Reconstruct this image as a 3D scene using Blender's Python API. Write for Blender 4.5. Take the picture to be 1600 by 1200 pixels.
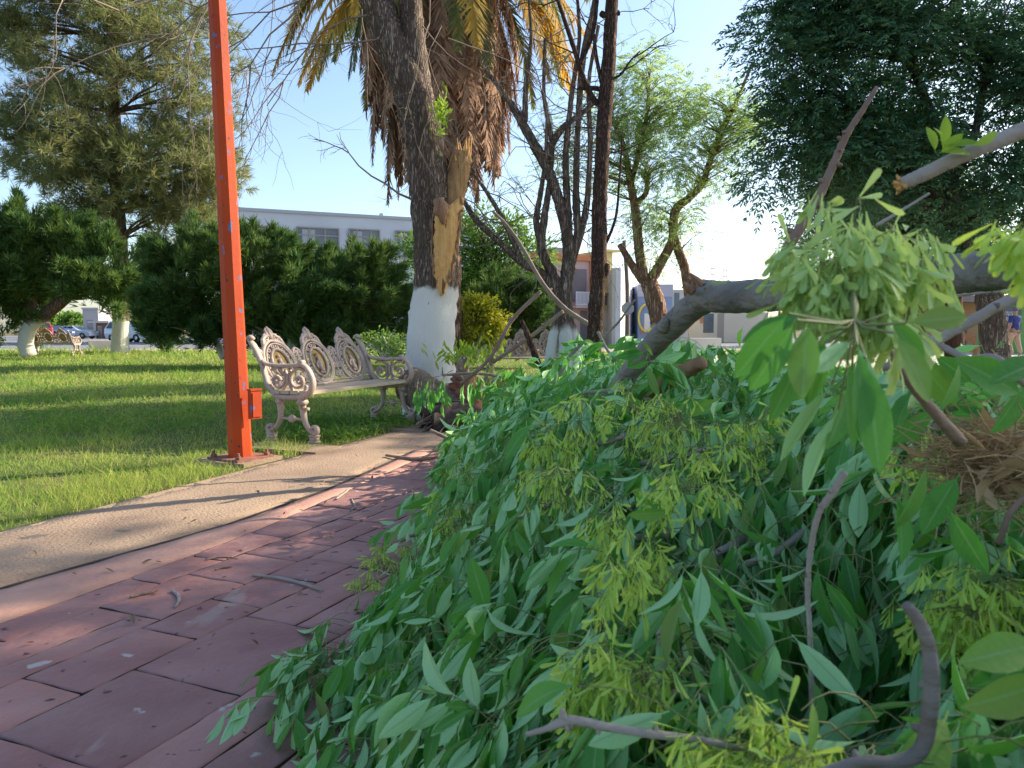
import bpy, math
import numpy as np
from mathutils import Vector

for o in list(bpy.data.objects):
    bpy.data.objects.remove(o)
SC = bpy.context.scene
COL = SC.collection
R = math.radians

# ------------------------------------------------------------------ camera
CAM_H, FPX, HOR = 0.98, 1200.0, 515.0          # eye height, focal length and horizon in photo pixels (1600x1200)
PITCH = math.atan((600 - HOR) / FPX)
cam = bpy.data.cameras.new("camera")
cam.sensor_width = 36; cam.lens = 36 * FPX / 1600
cam.clip_start = 0.02; cam.clip_end = 3000
cam.dof.use_dof = True; cam.dof.focus_distance = 5.0; cam.dof.aperture_fstop = 11
co = bpy.data.objects.new("camera", cam); COL.objects.link(co)
co.location = (0, 0, CAM_H); co.rotation_euler = (R(90) - PITCH, 0, 0)
SC.camera = co
# ------------------------------------------------------------------ light
SUN_AZ, SUN_EL = 63.0, 31.0
sd = Vector((math.sin(R(SUN_AZ)) * math.cos(R(SUN_EL)), math.cos(R(SUN_AZ)) * math.cos(R(SUN_EL)), math.sin(R(SUN_EL))))
W = bpy.data.worlds.new("World"); SC.world = W; W.use_nodes = True
nt = W.node_tree; bg = nt.nodes["Background"]
sky = nt.nodes.new("ShaderNodeTexSky"); sky.sky_type = 'NISHITA'; sky.sun_disc = False
sky.sun_elevation = R(SUN_EL); sky.sun_rotation = R(SUN_AZ)
sky.air_density = 1.0; sky.dust_density = 1.3; sky.ozone_density = 2.0
nt.links.new(sky.outputs[0], bg.inputs[0]); bg.inputs[1].default_value = 0.14
sl = bpy.data.lights.new("sun", 'SUN'); sl.energy = 5.0; sl.angle = R(0.55); sl.color = (1, 0.88, 0.70)
so = bpy.data.objects.new("sun", sl); COL.objects.link(so)
so.rotation_euler = (-sd).to_track_quat('-Z', 'Y').to_euler(); so.location = (20, 20, 20)
SC.view_settings.view_transform = 'Standard'; SC.view_settings.look = 'None'
SC.view_settings.exposure = 1.0; SC.view_settings.gamma = 1
SC.view_settings.use_curve_mapping = False
SC.cycles.diffuse_bounces = 4; SC.cycles.transmission_bounces = 4; SC.cycles.max_bounces = 8

# ------------------------------------------------------------------ helpers
rng = np.random.default_rng(7)
fw = np.array([0, math.cos(PITCH), -math.sin(PITCH)]); up = np.array([0, math.sin(PITCH), math.cos(PITCH)])
def ray(u, v): return fw * FPX + np.array([1., 0, 0]) * (u - 800) + up * (600 - v)
def P(u, v, Y):
    r = ray(u, v); return np.array([0, 0, CAM_H]) + r * (Y / r[1])
def G(u, v, z=0.0):
    r = ray(u, v); return np.array([0, 0, CAM_H]) + r * ((z - CAM_H) / r[2])
def nrm(a): return a / np.maximum(np.linalg.norm(a, axis=-1, keepdims=True), 1e-9)

ORG = {}
def tag(o, label=None, cat=None, group=None, kind=None):
    if label: o['label'] = label
    if cat: o['category'] = cat
    if group: o['group'] = group
    if kind: o['kind'] = kind
    return o
def thing(name, label, cat, loc=(0, 0, 0), group=None):
    o = bpy.data.objects.new(name, None); COL.objects.link(o); o.empty_display_size = 0.1
    o.location = tuple(float(c) for c in loc); ORG[o.name] = np.array(loc, float)
    return tag(o, label, cat, group)
def obj(name, VF, mats, parent=None, smooth=True, mi=None, kind=None, label=None, loc=None, uv=None):
    """one mesh object; vertices are given in world space and stored relative to the parent's base"""
    V, F = VF
    V = np.asarray(V, float)
    org = ORG[parent.name] if parent is not None else (np.array(loc, float) if loc is not None else np.zeros(3))
    me = bpy.data.meshes.new(name)
    if isinstance(F, np.ndarray):
        n, k = F.shape
        me.vertices.add(len(V)); me.vertices.foreach_set('co', (V - org).astype(np.float32).ravel())
        me.loops.add(n * k); me.loops.foreach_set('vertex_index', F.astype(np.int32).ravel())
        me.polygons.add(n); me.polygons.foreach_set('loop_start', np.arange(0, n * k, k, dtype=np.int32))
        me.polygons.foreach_set('loop_total', np.full(n, k, dtype=np.int32))
        me.update(calc_edges=True)
    else:
        me.from_pydata((V - org).tolist(), [], [list(map(int, f)) for f in F]); me.update()
    me.polygons.foreach_set('use_smooth', np.full(len(me.polygons), smooth))
    for m in (mats if isinstance(mats, (list, tuple)) else [mats]): me.materials.append(m)
    if uv is not None:
        ul = me.uv_layers.new(name='UVMap'); li = np.empty(len(me.loops), np.int32); me.loops.foreach_get('vertex_index', li); ul.data.foreach_set('uv', np.asarray(uv, np.float32)[li].ravel())
    if mi is not None: me.polygons.foreach_set('material_index', np.asarray(mi, dtype=np.int32))
    o = bpy.data.objects.new(name, me); COL.objects.link(o)
    ORG[o.name] = org
    if parent is not None: o.parent = parent
    elif loc is not None: o.location = tuple(org)
    if kind: o['kind'] = kind
    if label: o['label'] = label
    return o
def join(*parts):
    V, F, n = [], [], 0
    allarr = all(isinstance(f, np.ndarray) for _, f in parts) and len({f.shape[1] for _, f in parts}) == 1
    for v, f in parts:
        V.append(np.asarray(v, float))
        if allarr: F.append(f + n)
        else: F += [[int(i) + n for i in q] for q in f]
        n += len(v)
    return np.vstack(V), (np.vstack(F) if allarr else F)
def box(x0, x1, y0, y1, z0, z1):
    V = np.array([(x, y, z) for z in (z0, z1) for y in (y0, y1) for x in (x0, x1)], float)
    F = np.array([(0, 2, 3, 1), (4, 5, 7, 6), (0, 1, 5, 4), (2, 6, 7, 3), (0, 4, 6, 2), (1, 3, 7, 5)])
    return V, F
def xf(VF, o, ex, ey=None):
    """local (x,y,z) -> o + x*ex + y*ey + z*Z"""
    V, F = VF
    ex = nrm(np.array([ex[0], ex[1], 0.])); ey = np.array([-ex[1], ex[0], 0.]) if ey is None else ey
    o = np.array([o[0], o[1], o[2] if len(o) > 2 else 0.])
    return o + V[:, :1] * ex + V[:, 1:2] * ey + V[:, 2:3] * np.array([0, 0, 1.]), F
def smooth_path(pts, n):
    p = np.asarray(pts, float); K = len(p)
    if K < 3: 
        t = np.linspace(0, 1, n)[:, None]; return p[0] * (1 - t) + p[-1] * t
    q = np.vstack([2 * p[0] - p[1], p, 2 * p[-1] - p[-2]])
    out = []
    for s in np.linspace(0, K - 1 - 1e-6, n):
        i = int(s); t = s - i; a, b, c, d = q[i], q[i + 1], q[i + 2], q[i + 3]
        out.append(.5 * (2 * b + (c - a) * t + (2 * a - 5 * b + 4 * c - d) * t * t + (3 * b - a - 3 * c + d) * t ** 3))
    return np.array(out)
def tubes(paths, rad, sides=5, rough=0.0, flat=None):
    """N polylines of K points -> quads; rad (N,K)"""
    paths = np.asarray(paths, float); rad = np.asarray(rad, float); N, K, _ = paths.shape
    t = np.gradient(paths, axis=1); t = nrm(t)
    mean = nrm(t.mean(axis=1)); ref = np.where(np.abs(mean[:, 2:3]) > .8, np.array([[1., .17, 0]]), np.array([[.05, .1, 1.]]))
    ref = np.repeat(ref[:, None], K, 1)
    a = nrm(np.cross(t, ref)); b = np.cross(t, a)
    th = np.arange(sides) * 2 * math.pi / sides
    r = rad[:, :, None] * np.ones(sides)
    if rough: r = r * (1 + rough * rng.normal(size=r.shape))
    fb = 1.0 if flat is None else flat
    V = paths[:, :, None] + a[:, :, None] * (r * np.cos(th))[..., None] + b[:, :, None] * (r * np.sin(th) * fb)[..., None]
    i = np.arange(N)[:, None, None] * K * sides; k = np.arange(K - 1)[None, :, None] * sides; s = np.arange(sides)[None, None]
    s2 = (s + 1) % sides
    F = np.stack([i + k + s, i + k + s2, i + k + sides + s2, i + k + sides + s], -1).reshape(-1, 4)
    return V.reshape(-1, 3), F
def tube(pts, rad, sides=10, n=None, rough=0.0, caps=True, flat=None):
    n = n or max(2, len(pts) * 4)
    path = smooth_path(pts, n) if len(pts) > 2 or n > 2 else np.asarray(pts, float)
    rad = np.interp(np.linspace(0, 1, n), np.linspace(0, 1, len(rad)), rad) if np.ndim(rad) else np.full(n, rad)
    V, F = tubes(path[None], rad[None], sides, rough, flat)
    if caps:                                                     # rounded-off end caps made of quads to a centre pair
        c0 = path[0] - (path[1] - path[0]) / (np.linalg.norm(path[1] - path[0]) + 1e-9) * rad[0] * .25
        c1 = path[-1] + (path[-1] - path[-2]) / (np.linalg.norm(path[-1] - path[-2]) + 1e-9) * rad[-1] * .25
        m = len(V); V = np.vstack([V, c0, c1]); L = (n - 1) * sides
        ex = []
        for s in range(0, sides, 2):
            s1, s2 = (s + 1) % sides, (s + 2) % sides
            ex.append((m, s2, s1, s)); ex.append((m + 1, L + s, L + s1, L + s2))
        F = np.vstack([F, np.array(ex)])
    return V, F
def pxtube(pts, Y, sides=12, n=None, rough=0.0, dz=0):
    """trunk given as (u, v, half width in px[, dY]) seen at distance Y"""
    p = [P(q[0], q[1], Y + (q[3] if len(q) > 3 else 0)) for q in pts]
    r = [q[2] * (Y + (q[3] if len(q) > 3 else 0)) / FPX for q in pts]
    return tube(p, r, sides, n or len(pts) * 5, rough)
def lathe(prof, segs=16, c=(0, 0, 0)):
    prof = np.asarray(prof, float); th = np.arange(segs) * 2 * math.pi / segs
    V = np.array([(c[0] + r * math.cos(a), c[1] + r * math.sin(a), c[2] + z) for r, z in prof for a in th])
    F = [(k * segs + s, k * segs + (s + 1) % segs, (k + 1) * segs + (s + 1) % segs, (k + 1) * segs + s) for k in range(len(prof) - 1) for s in range(segs)]
    return V, np.array(F)
def leaf_template(rows, widths, cols=3):
    T, F = [], []
    xs = (-.5, 0, .5) if cols == 3 else (-.5, .5)
    for t, w in zip(rows, widths):
        for x in xs: T.append((x * w, t, abs(x) * 2 * w))
    c = len(xs)
    for k in range(len(rows) - 1):
        for j in range(c - 1):
            a = k * c + j; F.append((a, a + 1, a + c + 1, a + c))
    return np.array(T), np.array(F)
T_NEAR = leaf_template([0, .1, .2, .33, .48, .63, .77, .89, .96, 1], [.05, .06, .42, .78, .98, 1, .8, .46, .2, .02])
T_MID = leaf_template([0, .12, .4, .65, .87, 1], [.06, .1, .92, 1, .5, .03])
T_FAR = leaf_template([0, .25, .62, 1], [.1, .72, 1, .05], 2)
T_TINY = leaf_template([0, .5, 1], [.25, 1, .08], 2)
T_SEED = leaf_template([0, .3, .62, .85, .96, 1], [.14, .32, .8, 1, .75, .25], 3)
T_BLADE = leaf_template([0, .45, 1], [1, .8, .08], 2)
def leaves(T, pos, d, n, L, Wd, bend=0.1, fold=0.2):
    t, f = T; d = nrm(d); x = nrm(np.cross(d, n)); n = np.cross(x, d)
    N = len(pos); one = np.ones(N); L = L * one; Wd = Wd * one; bend = bend * one; fold = fold * one
    lx = Wd[:, None] * t[None, :, 0]; ly = L[:, None] * (t[None, :, 1] - 0.0)
    lz = -bend[:, None] * L[:, None] * t[None, :, 1] ** 2 + fold[:, None] * Wd[:, None] * .5 * t[None, :, 2]
    V = pos[:, None] + x[:, None] * lx[..., None] + d[:, None] * ly[..., None] + n[:, None] * lz[..., None]
    F = (np.arange(N)[:, None, None] * len(t) + f[None]).reshape(-1, f.shape[1])
    return V.reshape(-1, 3), F
def leaf_uv(T, n):
    t = T[0]; k = 3 if any(T is q for q in (T_NEAR, T_MID, T_SEED)) else 2
    return np.tile(np.stack([np.arange(len(t)) % k / (k - 1), t[:, 1]], 1), (n, 1))
def rdir(n): return nrm(rng.normal(size=(n, 3)))
def copy_tree(o, parent=None):
    c = o.copy(); COL.objects.link(c)
    ORG[c.name] = ORG.get(o.name, np.zeros(3))
    if parent is not None: c.parent = parent
    for ch in [q for q in COL.objects if q.parent == o]: copy_tree(ch, c)
    return c

# ------------------------------------------------------------------ materials
GAIN = dict(ash_leaf=1.62, paver=1.4, concrete=.9, pink_band=1.2, orange_paint=1.0, iron_paint=1.08, juniper_leaf=1.2, pine_needle=1.25, shade_tree_leaf=1.5, feathery_leaf=1.5, dead_frond=1.65, green_frond=1.6, sunlit_frond=1.5,
            bark_broken=1.45, bark_pine=1.5, bark_juniper=1.4, bark_grey=1.7, bark_dark=1.9, bark_willow=2.1, bark_shade=1.4, grey_bark=1.0, twig_bark=1.4, raw_wood=1.25, old_wood=1.4, log_bark=1.75, straw=1.35, grass=1.5, ash_seed=1.3, branch_bark=1.2, brown_branch=1.3, green_leaf=1.3, yellow_leaf=1.5, pale_seed=1.35, charred_wood=1.5, rotten_wood=1.2)
def gain(name, c): return tuple(min(.85, q * GAIN.get(name, 1)) for q in c) if c is not None else None
def mat(name, c1, c2=None, scale=5, rough=.7, bump=0, bscale=None, stretch=(1, 1, 1), detail=6, spec=.3, island=None,
        back=None, trans=0, tcol=None, metal=0, lo=.35, hi=.65, spots=None, spot_scale=30, spot_th=.62, coord='pos', veins=None):
    c1, c2, back, tcol = (gain(name, q) for q in (c1, c2, back, tcol)); island = [gain(name, q) for q in island] if island else None
    m = bpy.data.materials.new(name); m.use_nodes = True; t = m.node_tree; N = t.nodes; Lk = t.links
    b = N["Principled BSDF"]; b.inputs['Roughness'].default_value = rough; b.inputs['Specular IOR Level'].default_value = spec
    b.inputs['Metallic'].default_value = metal
    def rgb(c):
        n = N.new('ShaderNodeRGB'); n.outputs[0].default_value = (*c, 1); return n.outputs[0]
    if coord == 'pos':
        geo = N.new('ShaderNodeNewGeometry'); cs = geo.outputs['Position']
    else:
        tc = N.new('ShaderNodeTexCoord'); cs = tc.outputs['Object']; geo = N.new('ShaderNodeNewGeometry')
    mp = N.new('ShaderNodeMapping'); mp.inputs['Scale'].default_value = stretch; Lk.new(cs, mp.inputs[0])
    def noise(s, dt=detail, vec=None):
        n = N.new('ShaderNodeTexNoise'); n.inputs['Scale'].default_value = s; n.inputs['Detail'].default_value = dt
        Lk.new(vec or mp.outputs[0], n.inputs['Vector']); return n.outputs['Fac']
    def ramp(fac, a, bb):
        n = N.new('ShaderNodeMapRange'); n.inputs[1].default_value = a; n.inputs[2].default_value = bb; Lk.new(fac, n.inputs[0]); return n.outputs[0]
    def mix(fac, A, B):
        n = N.new('ShaderNodeMix'); n.data_type = 'RGBA'; Lk.new(fac, n.inputs[0]); Lk.new(A, n.inputs[6]); Lk.new(B, n.inputs[7]); return n.outputs[2]
    col = rgb(c1)
    if c2 is not None: col = mix(ramp(noise(scale), lo, hi), col, rgb(c2))
    if island:
        cr = N.new('ShaderNodeValToRGB'); e = cr.color_ramp.elements
        for i, c in enumerate(island):
            p = i / max(1, len(island) - 1)
            el = e[i] if i < 2 else e.new(p)
            el.position = p; el.color = (*c, 1)
        Lk.new(geo.outputs['Random Per Island'], cr.inputs[0]); 
        if c2 is None: col = cr.outputs[0]
        else:
            n = N.new('ShaderNodeMix'); n.data_type = 'RGBA'; n.inputs[0].default_value = .55; Lk.new(col, n.inputs[6]); Lk.new(cr.outputs[0], n.inputs[7]); col = n.outputs[2]
    if back: col = mix(geo.outputs['Backfacing'], col, rgb(back))
    if spots:
        for (sc_, th, c, st) in spots:
            mp2 = N.new('ShaderNodeMapping'); mp2.inputs['Scale'].default_value = st; Lk.new(cs, mp2.inputs[0])
            col = mix(ramp(noise(sc_, 4, mp2.outputs[0]), th, th + .03), col, rgb(c))
    if veins:                                                       # midrib and side veins across each leaf
        uvn = N.new('ShaderNodeUVMap'); sp_ = N.new('ShaderNodeSeparateXYZ'); Lk.new(uvn.outputs[0], sp_.inputs[0])
        def mth(op, a, b_=None, c_=None):
            n = N.new('ShaderNodeMath'); n.operation = op
            for i, q in enumerate((a, b_, c_)):
                if q is None: continue
                if isinstance(q, (int, float)): n.inputs[i].default_value = q
                else: Lk.new(q, n.inputs[i])
            return n.outputs[0]
        a_ = mth('ABSOLUTE', mth('SUBTRACT', sp_.outputs[0], .5)); mid_ = ramp(a_, .06, .02)
        sv_ = mth('PINGPONG', mth('MULTIPLY', mth('SUBTRACT', sp_.outputs[1], mth('MULTIPLY', a_, .35)), 11.0), .5)
        vn = mth('MAXIMUM', mid_, mth('MULTIPLY', ramp(sv_, .07, .0), .45)); col = mix(mth('MULTIPLY', vn, .6), col, rgb(veins))
    Lk.new(col, b.inputs['Base Color'])
    if bump:
        bn = N.new('ShaderNodeBump'); bn.inputs['Strength'].default_value = bump; bn.inputs['Distance'].default_value = .02
        Lk.new(noise(bscale or scale * 3, 8), bn.inputs['Height']); Lk.new(bn.outputs[0], b.inputs['Normal'])
    if trans:
        tr = N.new('ShaderNodeBsdfTranslucent'); ms = N.new('ShaderNodeMixShader'); ms.inputs[0].default_value = trans
        if tcol: tr.inputs[0].default_value = (*tcol, 1)
        else: Lk.new(col, tr.inputs[0])
        Lk.new(b.outputs[0], ms.inputs[1]); Lk.new(tr.outputs[0], ms.inputs[2]); Lk.new(ms.outputs[0], N['Material Output'].inputs[0])
    return m
def trunk_mat(name, bark1, bark2, z_wash=None, wash=(.82, .80, .74), scale=9, bump=1.0, edge=.06):
    """bark with long vertical furrows; whitewash below height z_wash, chipped and worn"""
    dark = gain(name, bark1)
    m = mat(name, bark1, bark2, scale, .9, 0, stretch=(1, 1, .22), spec=.1)
    t = m.node_tree; N = t.nodes; Lk = t.links; b = N["Principled BSDF"]
    geo = N.new('ShaderNodeNewGeometry'); mp = N.new('ShaderNodeMapping'); mp.inputs['Scale'].default_value = (1, 1, .11)
    Lk.new(geo.outputs['Position'], mp.inputs[0])
    vo = N.new('ShaderNodeTexVoronoi'); vo.inputs['Scale'].default_value = scale * 4.2; vo.feature = 'DISTANCE_TO_EDGE'
    nz = N.new('ShaderNodeTexNoise'); nz.inputs['Scale'].default_value = scale * 1.5; nz.inputs['Detail'].default_value = 8
    Lk.new(mp.outputs[0], nz.inputs[0])
    ad = N.new('ShaderNodeMix'); ad.data_type = 'VECTOR'; ad.inputs[0].default_value = .2
    Lk.new(mp.outputs[0], ad.inputs[4]); Lk.new(nz.outputs['Color'], ad.inputs[5]); Lk.new(ad.outputs[1], vo.inputs['Vector'])
    mr = N.new('ShaderNodeMapRange'); mr.inputs[1].default_value = 0; mr.inputs[2].default_value = .25; Lk.new(vo.outputs['Distance'], mr.inputs[0])
    mul = N.new('ShaderNodeMath'); mul.operation = 'ADD'; Lk.new(mr.outputs[0], mul.inputs[0]); Lk.new(nz.outputs['Fac'], mul.inputs[1])
    bn = N.new('ShaderNodeBump'); bn.inputs['Strength'].default_value = bump; bn.inputs['Distance'].default_value = .03
    Lk.new(mul.outputs[0], bn.inputs['Height']); Lk.new(bn.outputs[0], b.inputs['Normal'])
    src = b.inputs['Base Color'].links[0].from_socket
    dk = N.new('ShaderNodeMix'); dk.data_type = 'RGBA'; dk.inputs[6].default_value = (*[c * .5 for c in dark], 1)
    Lk.new(mr.outputs[0], dk.inputs[0]); Lk.new(src, dk.inputs[7]); src = dk.outputs[2]
    if z_wash is not None:
        sp = N.new('ShaderNodeSeparateXYZ'); Lk.new(geo.outputs['Position'], sp.inputs[0])
        n2 = N.new('ShaderNodeTexNoise'); n2.inputs['Scale'].default_value = 6; Lk.new(geo.outputs['Position'], n2.inputs[0])
        a = N.new('ShaderNodeMath'); a.operation = 'MULTIPLY_ADD'; a.inputs[1].default_value = .22; Lk.new(n2.outputs['Fac'], a.inputs[0]); Lk.new(sp.outputs[2], a.inputs[2])
        f = N.new('ShaderNodeMapRange'); f.inputs[1].default_value = z_wash + .11 + edge * .5; f.inputs[2].default_value = z_wash + .11 - edge * .5
        Lk.new(a.outputs[0], f.inputs[0])
        ch = N.new('ShaderNodeTexNoise'); ch.inputs['Scale'].default_value = 26; ch.inputs['Detail'].default_value = 5; Lk.new(mp.outputs[0], ch.inputs[0])
        cf = N.new('ShaderNodeMapRange'); cf.inputs[1].default_value = .67; cf.inputs[2].default_value = .71; cf.inputs[3].default_value = 1; cf.inputs[4].default_value = 0; Lk.new(ch.outputs['Fac'], cf.inputs[0])
        mm = N.new('ShaderNodeMath'); mm.operation = 'MULTIPLY'; Lk.new(f.outputs[0], mm.inputs[0]); Lk.new(cf.outputs[0], mm.inputs[1])
        wm = N.new('ShaderNodeMix'); wm.data_type = 'RGBA'; wm.inputs[7].default_value = (*wash, 1); bs = N.new('ShaderNodeMapRange'); bs.inputs[3].default_value = bump; bs.inputs[4].default_value = bump * .22; Lk.new(mm.outputs[0], bs.inputs[0]); Lk.new(bs.outputs[0], bn.inputs['Strength']); Lk.new(mm.outputs[0], wm.inputs[0]); Lk.new(src, wm.inputs[6]); src = wm.outputs[2]
    Lk.new(src, b.inputs['Base Color'])
    return m

# ================================================================== ground, lawn, path
m_soil = mat('soil', (.10, .09, .04), (.17, .13, .07), 3, .95, .4)
m_farlawn = mat('lawn_base', (.07, .10, .025), (.13, .13, .04), 1.3, .95, .5, 14)
m_conc = mat('concrete', (.43, .305, .205), (.32, .225, .155), 2.2, .9, .55, 60, detail=9, spots=[(5.5, .66, (.17, .14, .105), (1, 1, 1)), (38, .69, (.14, .11, .09), (1, 1, 1))])
m_band = mat('pink_band', (.46, .26, .19), (.36, .19, .145), 3.0, .85, .3, 40, spots=[(30, .70, (.2, .1, .08), (1, 1, 1))])
m_paver = mat('paver', (.20, .098, .085), (.32, .195, .168), 3.4, .62, .5, 22, detail=10, spec=.35, island=[(.165, .074, .064), (.23, .102, .086), (.29, .135, .11), (.205, .09, .08)],
              spots=[(3.3, .655, (.30, .16, .14), (1, 1, 1)), (9, .685, (.46, .40, .37), (1, 1, 1)), (4.2, .64, (.36, .235, .20), (1, .3, 1)), (16, .66, (.10, .04, .04), (1, 1, 1)), (60, .72, (.34, .25, .2), (1, 1, 1))])
m_joint = mat('joint', (.05, .03, .025), (.09, .06, .045), 9, .95)
m_asph = mat('asphalt', (.17, .175, .19), (.22, .225, .235), .6, .9, .2, 30)
m_walk = mat('sidewalk', (.42, .33, .27), (.36, .29, .24), .8, .9, .2, 20)

def sheet(name, pts, z, m, nx=1, kind='structure'):
    V = np.array([(x, y, z) for x, y in pts]); return obj(name, (V, [list(range(len(pts)))]), m, smooth=False, kind=kind)
sheet('ground', [(-260, -60), (260, -60), (260, 900), (-260, 900)], -.03, m_soil)
E0 = np.array([(-5.4, -4.), (-3.95, 0), (-3.1, 2.2), (-2.5, 3.72), (-2.13, 4.66), (-1.9, 5.36), (-1.52, 6.42), (-1.12, 7.45), (-.2, 8.1), (1.6, 8.6), (6, 9.)])
E1 = np.array([(-5.0, -4.), (-3.2, 0), (-2.25, 2.2), (-1.93, 2.9), (-1.44, 3.83), (-1.14, 4.69), (-.94, 5.55), (-.8, 6.2)])
E2 = np.array([(-4.7, -4.), (-2.85, 0), (-1.87, 2.2), (-1.70, 2.55), (-1.50, 3.02), (-1.33, 3.44), (-1.15, 4.06), (-.95, 4.86), (-.74, 5.68), (-.62, 6.2)])
def ex0(y): return np.interp(y, E0[:, 1], E0[:, 0])
lawn_edge = [(x - .0, y) for x, y in E0]
sheet('lawn', [(-60, -4)] + lawn_edge + [(30, 9.3), (30, 33), (-60, 35.2)], -.015, m_farlawn)
# concrete walk: a slab with an uneven surface and a real edge toward the lawn
def strip(A, B, n, m, z, amp, thick=.05):
    sA = smooth_path(np.column_stack([A, np.zeros(len(A))]), n)[:, :2]; sB = smooth_path(np.column_stack([B, np.zeros(len(B))]), n)[:, :2]
    V = []
    for i in range(n):
        V.append((*sA[i], z - thick))
        for j in range(m + 1):
            t = j / m; p = sA[i] * (1 - t) + sB[i] * t
            V.append((p[0], p[1], z + amp * rng.normal() - (.006 if j in (0, m) else 0)))
        V.append((*sB[i], z - thick))
    k = m + 3
    F = np.array([(i * k + j, i * k + j + 1, (i + 1) * k + j + 1, (i + 1) * k + j) for i in range(n - 1) for j in range(k - 1)])[:, ::-1]
    return np.array(V), F
sheet('walkway_base', [(-3.95, 0), (-3.1, 2.2), (-2.46, 3.74), (-1.88, 5.36), (-1.1, 7.43), (-.2, 8.05), (1.6, 8.5), (6, 8.9), (6, 5.), (-.9, 5.)], -.004, m_conc)
E1b = np.array([(x + .003, y) for x, y in E1])
obj('walkway', strip(E0[:8], np.vstack([E1b[:6], [(-.93, 5.6), (-.55, 6.9)]]), 90, 6, .0, .0016), m_conc, kind='structure')
obj('walkway_border', strip(E1 + [.014, 0], E2, 60, 3, .004, .0012), m_band, kind='structure')
sheet('joint_strip', [(x - .006, y) for x, y in E1] + [(x + .02, y) for x, y in E1[::-1]], -.0005, m_joint)
sheet('path_base', [(-4.7, -4), (-1.87, 2.2), (-1.5, 3.02), (-.95, 4.86), (-.6, 6.2), (6, 3.4), (6, -4)], -.012, m_joint)

# stamped slate paving: each stone bevelled, slightly warped
sdir = nrm(np.array([.40, .917])); tdir = np.array([sdir[1], -sdir[0]]); po = np.array([-.74, 5.68])
def stones():
    VV, FF, MI, n = [], [], [], 0
    t = -.5; cells = []
    while t < 3.6:
        w = rng.choice([.24, .30, .32, .40]); s = -7.2 + rng.uniform(0, .4)
        while s < .5:
            l = rng.choice([.24, .32, .40, .45, .6])
            r_ = rng.random()
            if w > .28 and l >= .45 and r_ < .35:
                k = rng.uniform(.4, .6); cells += [(s, s + l, t, t + w * k), (s, s + l, t + w * k, t + w)]
            elif l >= .6 and r_ < .6:
                cells += [(s, s + l * .5, t, t + w), (s + l * .5, s + l, t, t + w)]
            else: cells.append((s, s + l, t, t + w))
            s += l
        t += w
    for s0, s1, t0, t1 in cells:
        g = rng.uniform(.0016, .0042)
        ns, ntt = max(4, int((s1 - s0) / .04)), max(4, int((t1 - t0) / .04))
        bv = .007; ss = np.concatenate([[s0 + g], np.linspace(s0 + g + bv, s1 - g - bv, ns - 1), [s1 - g]]); ts = np.concatenate([[t0 + g], np.linspace(t0 + g + bv, t1 - g - bv, ntt - 1), [t1 - g]])
        tilt = rng.normal(size=2) * .003; base = rng.normal() * .0012
        Z = base + np.zeros((ns + 1, ntt + 1))
        A, B = np.meshgrid(ss, ts, indexing='ij')
        Z += tilt[0] * (A - (s0 + s1) / 2) + tilt[1] * (B - (t0 + t1) / 2) + rng.normal(size=Z.shape) * .0009
        e = np.zeros_like(Z, bool); e[0] = e[-1] = True; e[:, 0] = e[:, -1] = True
        A = A + e * rng.normal(size=Z.shape) * .0022; B = B + e * rng.normal(size=Z.shape) * .0022
        Z = np.where(e, Z - .004, Z)
        pts = po + A[..., None] * sdir + B[..., None] * tdir
        lim = np.interp(pts[..., 1], E2[:, 1], E2[:, 0]) + .004
        if (pts[..., 0] < lim).all(): continue
        pts[..., 0] = np.maximum(pts[..., 0], lim + e * 0)
        top = np.concatenate([pts, Z[..., None]], -1).reshape(-1, 3)
        k = ntt + 1
        F = [(i * k + j, (i + 1) * k + j, (i + 1) * k + j + 1, i * k + j + 1) for i in range(ns) for j in range(ntt)]
        ring = [i * k for i in range(ns)] + [ns * k + j for j in range(ntt)] + [i * k + ntt for i in range(ns, 0, -1)] + [j for j in range(ntt, 0, -1)]
        m0 = len(top); low = top[ring].copy(); low[:, 2] = -.02
        nt_ = len(F); F += [(ring[i], m0 + i, m0 + (i + 1) % len(ring), ring[(i + 1) % len(ring)]) for i in range(len(ring))]
        VV.append(np.vstack([top, low])); FF.append(np.array(F) + n); MI += [0] * nt_ + [1] * len(ring); n += len(top) + len(low)
    return np.vstack(VV), np.vstack(FF), MI
q = stones(); obj('path', q[:2], [m_paver, m_joint], kind='structure', mi=q[2])

# pads set into the grass under the bench feet
for c in (G(455, 699), G(620, 668)):
    V, F = box(-.40, .40, -.20, .16, -.02, .012); obj('bench_pad', xf((V, F), (c[0], c[1]), (.92, -.39)), m_conc, smooth=False, kind='structure')
# street, kerb strip and far side
sheet('sidewalk', [(-60, 35.3), (30, 33.1), (30, 37), (-60, 41)], .0, m_walk)
sheet('road', [(-90, 41), (30, 37), (90, 37), (90, 120), (-90, 120)], -.02, m_asph)
sheet('plaza', [(4., 11), (26, 9.3), (60, 36), (6, 36)], .0, mat('plaza_paving', (.55, .50, .46), (.48, .43, .4), 1.2, .85))

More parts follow.
